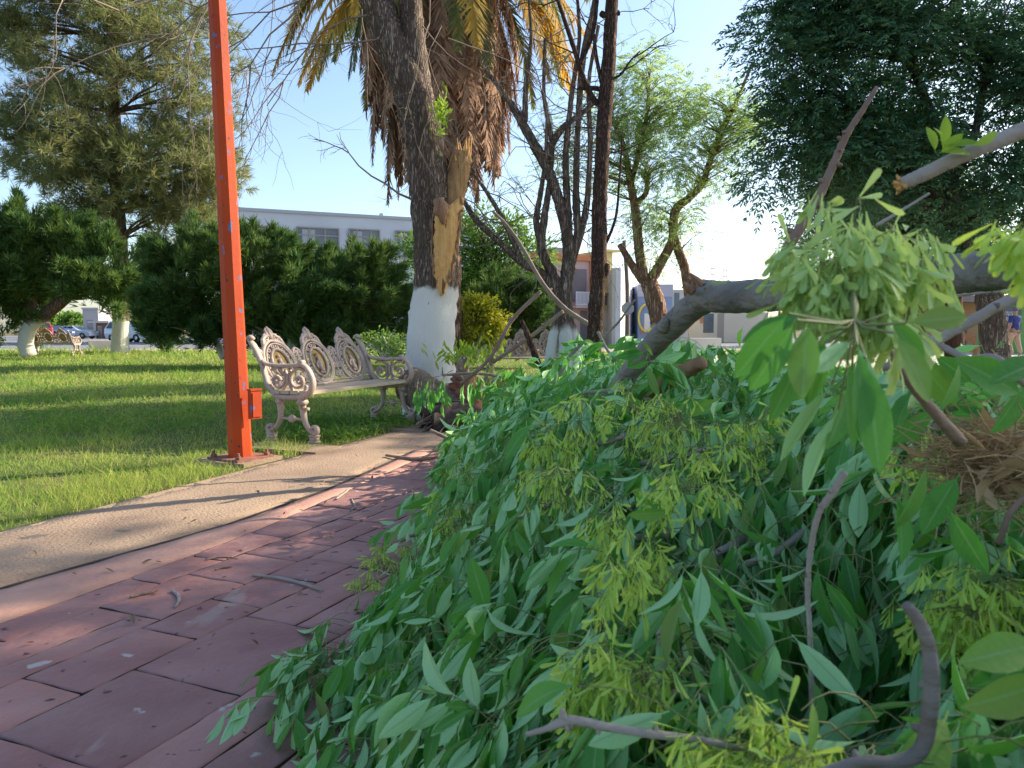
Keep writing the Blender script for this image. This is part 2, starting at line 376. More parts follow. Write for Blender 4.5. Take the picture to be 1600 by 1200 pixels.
# grass
m_grass = mat('grass', (.10, .22, .03), (.30, .31, .075), .55, .75, 0, island=[(.08, .20, .025), (.14, .27, .03), (.24, .31, .05), (.46, .40, .16)], trans=.5, spec=.2, lo=.38, hi=.60)
PB = G(376, 718)
def grass(N, u0, u1, d0, d1, hs=1.0, cond=None):
    d = d0 * (d1 / d0) ** rng.random(N); u = rng.uniform(u0, u1, N); x = (u - 800) / FPX * d
    k = ((x < ex0(d) - .0) | (d > 9.2)) & (np.hypot(x - PB[0], d - PB[1]) > .34)
    if cond is not None: k &= cond(x, d)
    x, d = x[k], d[k]; n = len(x)
    # tufts: taller where a slow noise is high
    tuft = (np.sin(x * 3.1 + 1.3 * np.sin(d * 2.3)) * np.sin(d * 2.7 + x) + np.sin(x * 9 + d * 4) * .5 + np.sin(d*.9 - x*1.7)*.6)
    h = (.035 + .05 * rng.random(n) ** 2 + .034 * np.clip(tuft, -.6, 1.5) + .10 * (rng.random(n) > .975)) * hs
    h = np.clip(h * .68, .015, .3) * np.where(d > 27, 1 + (d - 27) * .22, 1) * (1 + .02 * d)
    ang = rng.uniform(0, 6.283, n); lean = rng.uniform(.1, .9, n)
    dr = np.stack([np.cos(ang) * lean, np.sin(ang) * lean, np.ones(n)], 1)
    pos = np.stack([x, d, np.full(n, -.018)], 1)
    nn = np.stack([np.sin(ang), -np.cos(ang), np.zeros(n)], 1) + .5 * rdir(n)
    return leaves(T_BLADE, pos, dr, nn, h * 1.25, .0035 * np.maximum(1, d / 4.2), rng.uniform(-.5, .9, n), 0)
obj('grass', join(grass(130000, -260, 720, 3.0, 34.5), grass(26000, 640, 1500, 9.2, 33)), m_grass, kind='stuff')
m_weed = mat('clover', (.10, .24, .03), (.19, .32, .05), 9, .7, 0, trans=.45, island=[(.09, .22, .03), (.2, .34, .05)])
def patch(u0, u1, v0, v1, n, L, w):
    uu, vv = rng.uniform(u0, u1, n), rng.uniform(v0, v1, n)
    p = np.array([G(a, b) for a, b in zip(uu, vv)]); p = p[p[:, 0] < ex0(p[:, 1]) - .02]
    p[:, 2] = rng.uniform(-.01, .07, len(p))
    return leaves(T_TINY, p, rdir(len(p)) * [1, 1, .5] + [0, 0, .35], rdir(len(p)) + [0, 0, 1], L * rng.uniform(.6, 1.3, len(p)), w, .2, 0)
obj('clover', join(patch(440, 640, 655, 690, 2600, .05, .022), patch(30, 330, 640, 680, 1500, .06, .014), patch(0, 350, 600, 640, 500, .06, .015)), m_weed, kind='stuff')

# ================================================================== orange lamp post
m_orange = mat('orange_paint', (.54, .066, .009), (.40, .05, .012), 1.6, .6, .08, 30, spec=.25,
               spots=[(6, .665, (.55, .16, .07), (1, 1, .3)), (8, .655, (.07, .18, .36), (1.5, 1.5, .8)), (26, .665, (.10, .05, .04), (1, 1, .6))])
m_rust = mat('rusty_paint', (.30, .13, .09), (.22, .10, .075), 20, .8, .4)
b = G(376, 718)
post = thing('lamp_post', 'tall orange painted steel post with chipped paint, bolted beside the walkway', 'lamp post', b)
def octo(c0, r0, c1, r1, n=12):
    V = []; th = np.arange(8) * math.pi / 4 + math.pi / 8 + .15
    for i in range(n):
        t = i / (n - 1); c = c0 * (1 - t) + c1 * t; r = r0 * (1 - t) + r1 * t
        V += [(c[0] + r * math.cos(a), c[1] + r * math.sin(a), c[2]) for a in th]
    F = [[i * 8 + s, i * 8 + (s + 1) % 8, i * 8 + 8 + (s + 1) % 8, i * 8 + 8 + s] for i in range(n - 1) for s in range(8)]
    F.append(list(range((n - 1) * 8, n * 8)))
    return np.array(V), F
top = P(322, -330, b[1] + .02)
obj('pole', octo(b + [0, 0, .02], .088, top, .052), m_orange, post, smooth=False)
obj('base_plate', xf(box(-.17, .17, -.17, .17, .012, .028), b, (.85, -.5)), m_rust, post, smooth=False)
obj('footing', xf(box(-.25, .22, -.21, .21, -.06, .012), b, (.92, -.39)), m_conc, post, smooth=False)
ex = nrm(np.array([.85, -.5, 0])); ey = np.array([.5, .85, 0])
for sx in (-1, 1):
    for sy in (-1, 1):
        c = b + ex * sx * .135 + ey * sy * .135
        obj('anchor_bolt', lathe([(0.001, .028), (.024, .028), (.024, .05), (.013, .052), (.013, .075), (.001, .077)], 6, c), m_rust, post, smooth=False)
bx = P(397, 632, b[1] - .05); e1 = nrm(np.array([.8, -.6, 0.]))
cv = join(xf(box(-.012, .03, -.045, .045, -.105, .105), bx, e1), xf(box(-.014, .036, -.05, .05, .105, .118), bx, e1), xf(box(.03, .037, -.035, .035, -.09, .09), bx, e1))
cvo = obj('access_cover', cv, m_orange, post, smooth=False)
# lantern head (out of the photo, but a lamp post carries one)
hd = top + np.array([0, 0, 0.0])
obj('lantern', lathe([(.001, 0), (.06, 0), (.06, .08), (.16, .14), (.19, .36), (.12, .5), (.03, .56), (.001, .58)], 12, hd), m_orange, post)

# ================================================================== ornate cast-iron bench
m_iron = mat('iron_paint', (.46, .36, .30), (.38, .29, .235), 9, .5, .25, 45, coord='obj', spots=[(30, .67, (.20, .13, .085), (1, 1, 1)), (7, .69, (.27, .20, .15), (1, 1, 1))])
m_gold = mat('ochre_paint', (.40, .28, .10), (.32, .22, .08), 9, .5, .2, 40, coord='obj')
m_slat = mat('seat_wood', (.52, .43, .31), (.42, .34, .24), 6, .6, .3, 25, stretch=(.2, 1, 1), coord='obj')
BL = 1.5
def bar(pts, r, x=0, n=None, sides=6, wide=1.0):
    """curve in the end-frame plane, pts (y, z); wide flattens the bar along x"""
    p = np.array([(x, q[0], q[1]) for q in pts])
    V, F = tube(p, r, sides, n or len(pts) * 5)
    V[:, 0] = x + (V[:, 0] - x) * wide
    return V, F
def spiral(c, r0, r1, a0, turns, n=16):
    a = np.linspace(a0, a0 + turns * 2 * math.pi, n); r = np.linspace(r0, r1, n)
    return [(c[0] + rr * math.cos(t), c[1] + rr * math.sin(t)) for rr, t in zip(r, a)]
def end_frame(x):
    ps = []
    A = lambda pts, r, w=1.5: ps.append(bar(pts, r, x, None, 8, w))
    A([(-.235, .885), (-.19, .84), (-.135, .76), (-.085, .66), (-.06, .58), (-.03, .50), (.03, .435), (.07, .405)], [.012, .022, .022, .02, .02, .022, .026, .026], 1.6)   # rear post
    A([(-.245, .885), (-.215, .905), (-.185, .885)], .018)
    A([(-.09, .70), (-.02, .665), (.12, .655), (.25, .66), (.335, .665)], [.012, .018, .018, .018, .022], 1.8)             # arm rest
    A([(.335, .675), (.39, .64), (.435, .575), (.45, .51), (.43, .45), (.38, .405), (.33, .385)], [.022, .02, .02, .022, .024, .026, .026], 1.5)
    A([(.03, .40), (.12, .385), (.25, .385), (.36, .395)], .03, 1.3)                                           # seat rail
    A(spiral((.08, .535), .105, .03, 2.2, -1.1), .012); A(spiral((.30, .535), .105, .03, .9, 1.1), .012)        # arm scrolls
    A(spiral((.075, .53), .035, .012, 0, 1.2), .012); A(spiral((.305, .53), .035, .012, 3, -1.2), .012)
    A([(.0, .49), (.03, .43), (.12, .425), (.16, .47), (.19, .515), (.22, .47), (.26, .425), (.35, .43), (.385, .49)], .012)
    A([(.16, .62), (.19, .575), (.22, .62)], .011); A([(.19, .575), (.19, .515)], .016)
    A([(.09, .39), (.10, .33), (.105, .26), (.095, .19), (.055, .125), (.0, .095)], [.032, .03, .024, .022, .02, .018], 1.2)   # rear leg
    A(spiral((-.005, .11), .038, .008, -1.6, -1.2), [.02, .016, .01])
    A([(.33, .39), (.335, .33), (.345, .25), (.365, .17), (.41, .105), (.45, .085)], [.034, .03, .025, .022, .02, .018], 1.2)  # front leg
    A(spiral((.455, .115), .038, .008, -1.6, 1.2), [.02, .016, .01])
    A([(.08, .35), (.125, .345)], .03); A([(.31, .35), (.365, .345)], .03); A([(.385, .30), (.385, .28)], .018)
    A([(.09, .205), (.17, .2), (.22, .2), (.27, .2), (.355, .195)], [.012, .012, .012, .012, .012])
    V, F = lathe([(.001, -.018), (.03, -.018), (.038, 0), (.03, .018), (.001, .018)], 12); V = np.stack([V[:, 2] + x, V[:, 0] + .222, V[:, 1] + .2], 1); ps.append((V, F))
    for y in (0.0, .455):
        for q in (box(-.032, .032, y - .04, y + .04, .0, .02), box(-.026, .026, y - .033, y + .033, .02, .055), box(-.03, .03, y - .038, y + .038, .055, .07)):
            V, F = q; V[:, 0] += x; ps.append((V, F))
    V, F = lathe([(.001, -.02), (.02, -.02), (.02, .02), (.001, .02)], 10); V = np.stack([V[:, 2] * 1.4 + x, V[:, 0] + .335, V[:, 1] + .69], 1); ps.append((V, F))
    return join(*ps)
def back_panel():
    """cast backrest: three oval medallions in filigree; returns (iron, gold, relief)"""
    iron, gold, rel = [], [], []
    def pl(a, bq, off=0):                                       # panel plane: reclined
        t = bq / .45
        return np.array([a, -.03 - .16 * t - .03 * t * t + off, .45 + .44 * t])
    def c2(pts, r, sides=6, off=0, n=None): iron.append(tube(np.array([pl(a, q, off) for a, q in pts]), r, sides, n or max(4, len(pts) * 2)))
    def ell(c, ra, rb, r, off=0, n=30):
        th = np.linspace(0, 2 * math.pi, n); c2([(c[0] + ra * math.cos(t), c[1] + rb * math.sin(t)) for t in th], r, 7, off, n)
    for k in range(3):
        cx = .25 + .5 * k; cy = .21
        ell((cx, cy), .19, .215, .019); ell((cx, cy), .165, .19, .009, .012); ell((cx, cy), .105, .14, .015, .01)
        for j in range(14):                                     # filigree between the rings
            t = j * 2 * math.pi / 14; m1 = (cx + .135 * math.cos(t), cy + .165 * math.sin(t))
            c2(spiral(m1, .024, .006, t, 1.1 if j % 2 else -1.1, 9), .0085)
        V = [pl(cx, cy, .0)] + [pl(cx + .1 * math.cos(t), cy + .135 * math.sin(t), .0) for t in np.linspace(0, 2 * math.pi, 24, endpoint=False)]
        Vb = [v - [0, .012, 0] for v in V]
        F = [[0, 1 + i, 1 + (i + 1) % 24] for i in range(24)] + [[25, 26 + (i + 1) % 24, 26 + i] for i in range(24)] + [[1 + i, 26 + i, 26 + (i + 1) % 24, 1 + (i + 1) % 24] for i in range(24)]
        gold.append((np.array(V + Vb), F))
        fig = [((cx - .01, cy - .1), (cx + .005, cy - .04), (cx, cy + .01)), ((cx, cy + .0), (cx + .01, cy + .05)), ((cx, cy + .02), (cx - .04, cy - .01)), ((cx - .03, cy - .1), (cx + .03, cy - .1)), ((cx + .01, cy + .01), (cx + .045, cy - .02), (cx + .04, cy - .06))]
        for f, r in zip(fig, (.022, .016, .01, .014, .011)): rel.append(tube(np.array([pl(a, q, .014) for a, q in f]), r, 8, 6))
        V, F = lathe([(.001, -.017), (.014, -.01), (.017, 0), (.014, .01), (.001, .017)], 8, pl(cx + .012, cy + .075, .014)); rel.append((V, F))
        # crest of leaves and shell
        for s in (-1, 1):
            c2([(cx + s * .13, cy + .165), (cx + s * .10, cy + .235), (cx + s * .05, cy + .262), (cx + s * .015, cy + .30)], [.016, .02, .02, .012])
            c2(spiral((cx + s * .055, cy + .245), .034, .008, 1.5, s * -1.2, 10), .011); c2(spiral((cx + s * .10, cy + .215), .026, .006, 1.5, s * -1.2, 9), .010)
            c2([(cx + s * .02, cy + .25), (cx + s * .035, cy + .30), (cx + s * .022, cy + .33)], [.016, .014, .007])
        c2([(cx, cy + .23), (cx, cy + .30), (cx, cy + .345)], [.024, .026, .012]); c2([(cx - .03, cy + .285), (cx, cy + .30), (cx + .03, cy + .285)], .014)
    for k in range(4):                                          # ornaments between the medallions
        cx = min(max(.5 * k, .03), BL - .03)
        for q, r in ((.30, .05), (.17, .04), (.08, .045)):
            for s in (-1, 1):
                if 0 < cx + s * .04 < BL: c2(spiral((cx + s * .036, q), r * .7, .008, 1.2 if s > 0 else 2, s * 1.3, 11), .0105)
        ell((cx, .21), .028, .04, .011)
        c2([(cx, .02), (cx, .12), (cx, .25), (cx, .335)], [.012, .013, .017, .012])
        for s in (-1, 1): c2([(cx + s * .05, .29), (cx + s * .035, .335), (cx, .355)], [.012, .014, .012])
    c2([(0, .0), (BL / 2, .0), (BL, .0)], .017); c2([(0, .03), (BL / 2, .03), (BL, .03)], .009)
    return join(*iron), join(*gold), join(*rel)
BIRON, BGOLD, BREL = back_panel()
def make_bench():
    r = thing('ornate_bench', 'pale pink cast iron bench with three oval medallions beside the orange post', 'bench', (0, 0, 0), 'ornate cast iron park benches')
    for x in (.0, BL): obj('end_frame', end_frame(x), m_iron, r)
    for k in range(4):
        V, F = box(-.03, BL + .03, .03 + .1 * k, .118 + .1 * k, .415, .445); obj('seat_slat', (V, F), m_slat, r, smooth=False)
    bp = obj('backrest', BIRON, m_iron, r)
    obj('medallion', BGOLD, m_gold, bp); obj('relief', BREL, m_iron, bp)
    return r
bench = make_bench()
pf = G(425, 690); pe = G(586, 657)
rz = math.atan2(.92, .39)                                        # bench length runs away from the camera, seat faces right
# local +x = length, local +y = front; mirror-free: front is to the right, so length must run toward the camera
fd = nrm(np.array([.92, -.39])); ld = np.array([-fd[1], fd[0]])     # facing and left-hand side when facing
# rotate so that local +y -> fd : local +x -> (fd.y, -fd.x)
bench.rotation_euler = (0, 0, math.atan2(fd[1], fd[0]) - math.pi / 2)

bench.scale = (1.09, 1, 1); far = pf[:2] + ld * BL * 1.09; bench.location = (far[0], far[1], .012)
b2 = copy_tree(bench); b2['label'] = 'distant ornate bench by the far lawn edge, left of the pine trunk'
c = P(47, 548, 29); b2.location = (c[0], c[1], .0); b2.rotation_euler = (0, 0, R(-4)); b2.scale = (1.12, 1.12, 1.05)
b3 = copy_tree(bench); b3['label'] = 'white ornate bench half hidden behind the leaf heap by the bare tree'
c = P(880, 550, 15.5); b3.location = (c[0], c[1], .0); b3.rotation_euler = (0, 0, R(200))

# ================================================================== trees
def blob_clumps(blobs, n, Y, zr=None):
    """clump centres spread through ellipsoids given as (u, v, ru, rv[, dY])"""
    w = np.array([b[2] * b[3] for b in blobs], float); w /= w.sum()
    idx = rng.choice(len(blobs), n, p=w); d = rdir(n); r = rng.random(n) ** .42
    out, nn = np.zeros((n, 3)), np.zeros((n, 3))
    for i, k in enumerate(idx):
        b = blobs[k]; y = Y + (b[4] if len(b) > 4 else 0); s = y / FPX; c = P(b[0], b[1], y)
        dep = (b[2] + b[3]) * .5 * s
        o = d[i] * r[i] * np.array([b[2] * s, min(dep, b[2] * s * 1.1), b[3] * s]); out[i] = c + o; nn[i] = nrm(o)
    return out, nn
def scatter(C, N, n_per, rad, squash=.7):
    k = rng.poisson(n_per, len(C)); i = np.repeat(np.arange(len(C)), k); d = rdir(len(i)); r = rng.random(len(i)) ** .45
    off = d * r[:, None] * (rad if np.isscalar(rad) else rad[i][:, None]) * np.array([1, 1, squash])
    return C[i] + off, nrm(N[i] * .7 + nrm(off)), i
def limbs(skel, C, r0, r1=.006, sides=5, K=7, wob=.06):
    """curved limbs from the nearest lower skeleton point to each clump"""
    skel = np.asarray(skel); paths, rads = [], []
    for c in C:
        dd = np.linalg.norm(skel - c, axis=1) + 1.6 * np.clip(skel[:, 2] - c[2] + .3, 0, None)
        s = skel[dd.argmin()]; L = np.linalg.norm(c - s); t = np.linspace(0, 1, K)[:, None]
        m = (s + c) / 2 + np.array([0, 0, .12 * L]) + rng.normal(size=3) * wob * L
        paths.append((1 - t) ** 2 * s + 2 * t * (1 - t) * m + t * t * c + rng.normal(size=(K, 3)) * wob * .18 * L * np.sin(t * 3.14))
        rads.append(r0 + (r1 - r0) * np.linspace(0, 1, K) ** .7)
    return tubes(np.array(paths), np.array(rads), sides)
def pinnate(pos, d, n, L, leaf_l, leaf_w, pairs=4, droop=.35, T=T_TINY, spread=.9):
    d = nrm(d); x = nrm(np.cross(d, n)); n = np.cross(x, d); ps, ds, ns, ls = [], [], [], []
    for j in range(pairs):
        t = .25 + .7 * j / max(1, pairs - 1)
        q = pos + d * (L * t)[:, None] - np.array([0, 0, 1]) * (droop * L * t * t)[:, None]
        for s in (-1, 1):
            ps.append(q); ds.append(nrm(d * .75 + x * s * spread + rng.normal(size=d.shape) * .18 - np.array([0, 0, droop * .6]))); ns.append(n + rng.normal(size=d.shape) * .35); ls.append(np.full(len(pos), leaf_l))
    ps.append(pos + d * L[:, None] - np.array([0, 0, 1]) * (droop * L)[:, None]); ds.append(nrm(d - np.array([0, 0, droop]))); ns.append(n); ls.append(np.full(len(pos), leaf_l))
    ps, ds, ns, ls = map(np.concatenate, (ps, ds, ns, ls))
    return leaves(T, ps, ds, ns, ls * rng.uniform(.75, 1.2, len(ls)), leaf_w, .15, .25)
def tufts(pos, d, k, L, w, spread=.55, T=T_TINY):
    i = np.repeat(np.arange(len(pos)), k); dd = nrm(d[i]) + spread * rng.normal(size=(len(i), 3))
    return leaves(T, pos[i], dd, rdir(len(i)), L * rng.uniform(.6, 1.25, len(i)), w, rng.uniform(-.2, .3, len(i)), 0)
def twigs(start, direction, length, r, depth, out, gravity=0.0, wob=.25, kids=(2, 4)):
    """bare twigs, recursively; fills out with (path, radii)"""
    K = 6; p = [np.array(start, float)]; d = nrm(np.array(direction, float))
    for _ in range(K - 1):
        d = nrm(d + rng.normal(size=3) * wob * .5 + np.array([0, 0, -gravity])); p.append(p[-1] + d * length / (K - 1))
    out.append((np.array(p), np.linspace(r, r * .45, K)))
    if depth > 0:
        for _ in range(rng.integers(*kids)):
            i = rng.integers(1, K); dd = nrm(p[i] - p[i - 1]) + rdir(1)[0] * .85
            twigs(p[i], dd, length * rng.uniform(.4, .7), r * .55, depth - 1, out, gravity, wob, kids)
def twig_mesh(out, sides=4): return tubes(np.array([q[0] for q in out]), np.array([q[1] for q in out]), sides)
def skel_of(*pl):
    """points along px polylines [(pts, Y)]"""
    S = []
    for pts, Y in pl: S.append(smooth_path([P(q[0], q[1], Y + (q[3] if len(q) > 3 else 0)) for q in pts], 14))
    return np.vstack(S)

# ---- broken tree with white painted base -------------------------------------------------
Yb = 8.7
m_bark_b = trunk_mat('bark_broken', (.17, .125, .095), (.27, .21, .165), 1.42, (.66, .65, .60), 9, 1.0)
m_wood = mat('raw_wood', (.58, .35, .13), (.46, .24, .08), 4, .7, .5, 9, stretch=(6, 6, .6), spots=[(3.5, .63, (.17, .08, .04), (5, 5, .7))])
m_wood_d = mat('old_wood', (.16, .085, .05), (.26, .15, .085), 5, .85, .6, 10, stretch=(5, 5, .6))
m_twig = mat('twig_bark', (.14, .105, .085), (.21, .165, .13), 8, .9, .4, 30)
bt = thing('broken_tree', 'storm-broken tree with white painted trunk base and raw split wood scar', 'tree', P(674, 655, Yb) * [1, 1, 0])
tA = [(672, 668, 47), (672, 640, 43), (672, 600, 39), (674, 520, 37), (681, 445, 34), (680, 380, 33), (673, 310, 31), (665, 240, 28), (655, 180, 31), (640, 130, 29), (610, 60, 26), (580, -20, 24), (545, -110, 21), (520, -230, 17)]
tB = [(664, 190, 22), (650, 110, 20), (643, 30, 18), (640, -60, 17), (650, -180, 14)]
tC = [(690, 430, 22), (699, 340, 23), (708, 300, 20), (716, 270, 17), (722, 238, 15)]
obj('trunk', join(pxtube(tA, Yb, 28, 90, .035), pxtube(tB, Yb, 20, 40, .03)), m_bark_b, bt)
stub = pxtube(tC, Yb + .06, 18, 34, .05); obj('broken_limb', stub, mat('torn_wood', (.30, .165, .075), (.44, .26, .11), 5, .8, .7, 10, stretch=(6, 6, .5), spots=[(4, .62, (.12, .07, .045), (5, 5, .6))]), bt)
sp = []                                                            # jagged splinters at the tear
for k in range(26):
    a = P(710 + rng.uniform(0, 26), 245 + rng.uniform(-4, 12), Yb + rng.uniform(-.08, .15)); sp.append((np.linspace(a, a + [rng.normal() * .02, rng.normal() * .02, rng.uniform(.05, .22)], 4), np.array([.016, .012, .008, .002])))
obj('splinters', twig_mesh(sp, 4), m_wood, bt)
# the pale scar: a torn plate wrapped over the front of the trunk
rows = [(308, 716, 724), (318, 706, 724), (330, 680, 722), (350, 679, 718), (380, 677, 715), (410, 677, 711), (435, 679, 704), (450, 683, 698), (462, 688, 692)]
V, ncol = [], 9
vs = np.linspace(308, 462, 40)
lu = np.interp(vs, [r[0] for r in rows], [r[1] for r in rows]) + rng.normal(size=40) * .9; ru = np.interp(vs, [r[0] for r in rows], [r[2] for r in rows]) + rng.normal(size=40) * .9
for v, a, c in zip(vs, lu, ru):
    uc = np.interp(v, [310, 380, 445, 470], [690, 692, 684, 682]); rr = np.interp(v, [310, 445, 470], [40, 36, 36])
    for j in range(ncol):
        u = a + (c - a) * j / (ncol - 1); off = math.sqrt(max(rr ** 2 - (u - uc) ** 2, 16)) * Yb / FPX
        V.append(P(u, v, Yb - off - .03 + (.025 if j in (0, ncol - 1) else 0) + .006 * rng.normal()))
V = np.array(V); B = V + [0, .09, 0]; n0 = len(V)
F = [(i * ncol + j, (i + 1) * ncol + j, (i + 1) * ncol + j + 1, i * ncol + j + 1) for i in range(39) for j in range(ncol - 1)]
F += [(n0 + i * ncol + j, n0 + i * ncol + j + 1, n0 + (i + 1) * ncol + j + 1, n0 + (i + 1) * ncol + j) for i in range(39) for j in range(ncol - 1)]
for i in range(39):
    for j in (0, ncol - 1):
        q = (i * ncol + j, n0 + i * ncol + j, n0 + (i + 1) * ncol + j, (i + 1) * ncol + j); F.append(q if j == 0 else q[::-1])
obj('split_scar', (np.vstack([V, B]), np.array(F)), m_wood, bt)
# dark hollow inside the tear and the ragged bark lip beside it
V, F = tube([P(684, 312, Yb - .30), P(690, 330, Yb - .325), P(693, 350, Yb - .33)], [.06, .085, .02], 10, 10, .12); obj('hollow', (V, F), m_wood_d, bt)
lp = []
for k in range(40):
    s = rng.random(); v = 320 + 130 * s; u = (np.interp(v, vs, lu) if k % 2 else np.interp(v, vs, ru)) + rng.normal() * 1.5
    a = P(u, v, Yb - np.interp(v, [310, 400, 450], [.2, .21, .25]) - .03); lp.append((np.linspace(a, a + [rng.normal() * .01, -.01, rng.uniform(.04, .16)], 4), np.array([.008, .014, .012, .003])))
obj('torn_bark', twig_mesh(lp, 4), m_wood_d, bt)
out = []
for (u, v, dx, dz, L, r) in [(645, 312, -1, .12, .85, .014), (600, 60, -.9, -.25, 1.5, .012), (590, 20, -1, -.05, 1.7, .014), (570, -40, -1, .1, 2.0, .016), (560, -60, -.8, -.5, 1.8, .014), (550, -100, -1, -.2, 2.4, .016), (545, -100, -.9, -.1, 2.8, .016), (700, 60, .8, -.1, 1.2, .01), (660, 40, .7, -.5, 1.0, .008)]:
    twigs(P(u, v, Yb - .1), (dx, -.3 + .5 * rng.random(), dz), L, r, 3, out, .09 if v < 200 else .0, .35, (2, 5))
for (u, v) in [(690, 40), (655, 30), (672, -10), (565, 0), (470, -60), (440, -80), (410, -80), (360, -80), (320, -90), (300, -90), (455, -70), (425, -90)]:
    twigs(P(u, v, Yb - .2 + rng.normal() * .3), (rng.normal() * .2, rng.normal() * .2, -1), rng.uniform(.8, 1.5), .007, 2, out, .1, .35, (2, 4))
# the long drooping limb the hanging twigs grow from (above the frame)
lb = [P(560, -60, Yb), P(480, -120, Yb - .2), P(390, -130, Yb - .3), P(300, -110, Yb - .4)]
out2 = tube(lb, [.07, .05, .035, .02], 8, 20, .04)
obj('bare_twig', join(twig_mesh(out, 4), out2), m_twig, bt)
m_shoot = mat('shoot_leaf', (.24, .42, .03), (.36, .52, .05), 20, .5, 0, trans=.5, island=[(.2, .38, .03), (.4, .55, .06)])
c = P(690, 182, Yb - .33); pp = c + rng.normal(size=(150, 3)) * [.042, .05, .11]
sd_ = nrm(rdir(150) + [0, -.3, .6]); obj('leafy_shoot', leaves(T_MID, pp, sd_, rdir(150), rng.uniform(.05, .09, 150), .022, .1), m_shoot, bt)

# ---- bench-side logs at the foot of the tree ----------------------------------------------
m_logbark = trunk_mat('log_bark', (.34, .26, .19), (.46, .37, .28), None, scale=11, bump=1.0)
m_char = mat('charred_wood', (.02, .016, .014), (.06, .045, .035), 14, .9, .8, 22)
m_rotten = mat('rotten_wood', (.13, .06, .04), (.24, .115, .07), 8, .9, .8, 20)
lg = tag(obj('fallen_log', tube([P(640, 600, 8.3), P(672, 622, 8.1), P(705, 642, 7.9), P(722, 652, 7.85)], [.20, .21, .22, .20], 22, 30, .03), m_logbark, loc=P(680, 650, 8.1) * [1, 1, 0]), 'thick grey barked log lying at the foot of the white painted trunk', 'log')
st = thing('rotten_stump', 'reddish rotten stump with a sawn knob beside the white painted trunk', 'stump', P(728, 640, 7.9) * [1, 1, 0])
b0 = P(728, 640, 7.9); obj('stump_wood', tube([b0 * [1, 1, 0], P(728, 630, 7.9), P(727, 600, 7.9), P(726, 585, 7.92)], [.20, .17, .16, .11], 18, 24, .14), m_rotten, st)
obj('knob', tube([P(724, 592, 7.85), P(724, 572, 7.8), P(726, 558, 7.8)], [.075, .06, .055], 12, 12, .04), m_logbark, st)
obj('shoot_leaf', leaves(T_MID, P(730, 562, 7.95) + rng.normal(size=(170, 3)) * [.16, .12, .075], rdir(170) * .7 + [0, 0, .9], rdir(170), rng.uniform(.07, .14, 170), .026, .15), m_shoot, st)
ch = thing('hollow_log', 'dark charred hollow log end with broken sticks on the concrete', 'log', G(690, 690))
def crater():                                                       # hollow ragged cylinder
    n, m = 22, 10; A, Bp = P(668, 664, 7.45), P(742, 652, 7.7); ax = nrm(Bp - A); sx = nrm(np.cross(ax, [0, 0, 1])); sz = np.cross(sx, ax)
    V = []
    for i, (t, r) in enumerate([(.08, .02), (.1, .1), (.02, .12), (0, .15), (.02, .165), (.3, .17), (.6, .175), (1, .16)]):
        for s in range(n):
            a = s * 2 * math.pi / n; rr = r * (1 + .12 * math.sin(3 * a + 1) + .2 * rng.normal()); V.append(A + (Bp - A) * (t + (.06 * rng.normal() if i in (2, 3, 4) else 0)) + sx * math.cos(a) * rr + sz * math.sin(a) * rr)
    F = [(i * n + s, i * n + (s + 1) % n, (i + 1) * n + (s + 1) % n, (i + 1) * n + s) for i in range(7) for s in range(n)]
    return np.array(V), np.array(F)
obj('log_shell', crater(), m_char, ch)
sk = []
for k in range(30):
    a = P(rng.uniform(655, 735), rng.uniform(650, 685), 7.35 + rng.random() * .2); d = nrm(np.array([rng.uniform(-1, 1), -.4, rng.normal() * .35])); sk.append((np.linspace(a - d * .08, a + d * rng.uniform(.08, .25), 6), np.linspace(.012, .006, 6)))
obj('broken_stick', twig_mesh(sk, 5), m_twig, ch)

# ---- palm --------------------------------------------------------------------------------
Yp = 13.6; pc = P(692, 515, Yp)
palm = thing('palm_tree', 'date palm with a thick skirt of dead brown fronds behind the broken tree', 'palm', pc * [1, 1, 0])
m_ptrunk = trunk_mat('palm_trunk', (.15, .10, .07), (.24, .17, .12), None, scale=5)
m_dead = mat('dead_frond', (.24, .145, .10), (.33, .205, .135), 2.5, .8, 0, island=[(.15, .09, .065), (.26, .16, .11), (.42, .27, .17)], trans=.25, spec=.2)
m_frond = mat('green_frond', (.075, .105, .035), (.11, .13, .04), 2, .5, 0, island=[(.05, .085, .035), (.12, .14, .04), (.30, .22, .05)], trans=.4, spec=.4)
m_litfrond = mat('sunlit_frond', (.42, .25, .03), (.30, .22, .05), 3, .6, 0, island=[(.50, .27, .03), (.30, .22, .06)], trans=.5)  # golden sunlight put into the colour of the outer live fronds
ctop = np.array([pc[0], Yp, 7.5])
obj('trunk', tube([pc * [1, 1, 0], pc * [1, 1, 0] + [0, 0, 3], ctop], [.36, .30, .42], 18, 40, .06), m_ptrunk, palm)
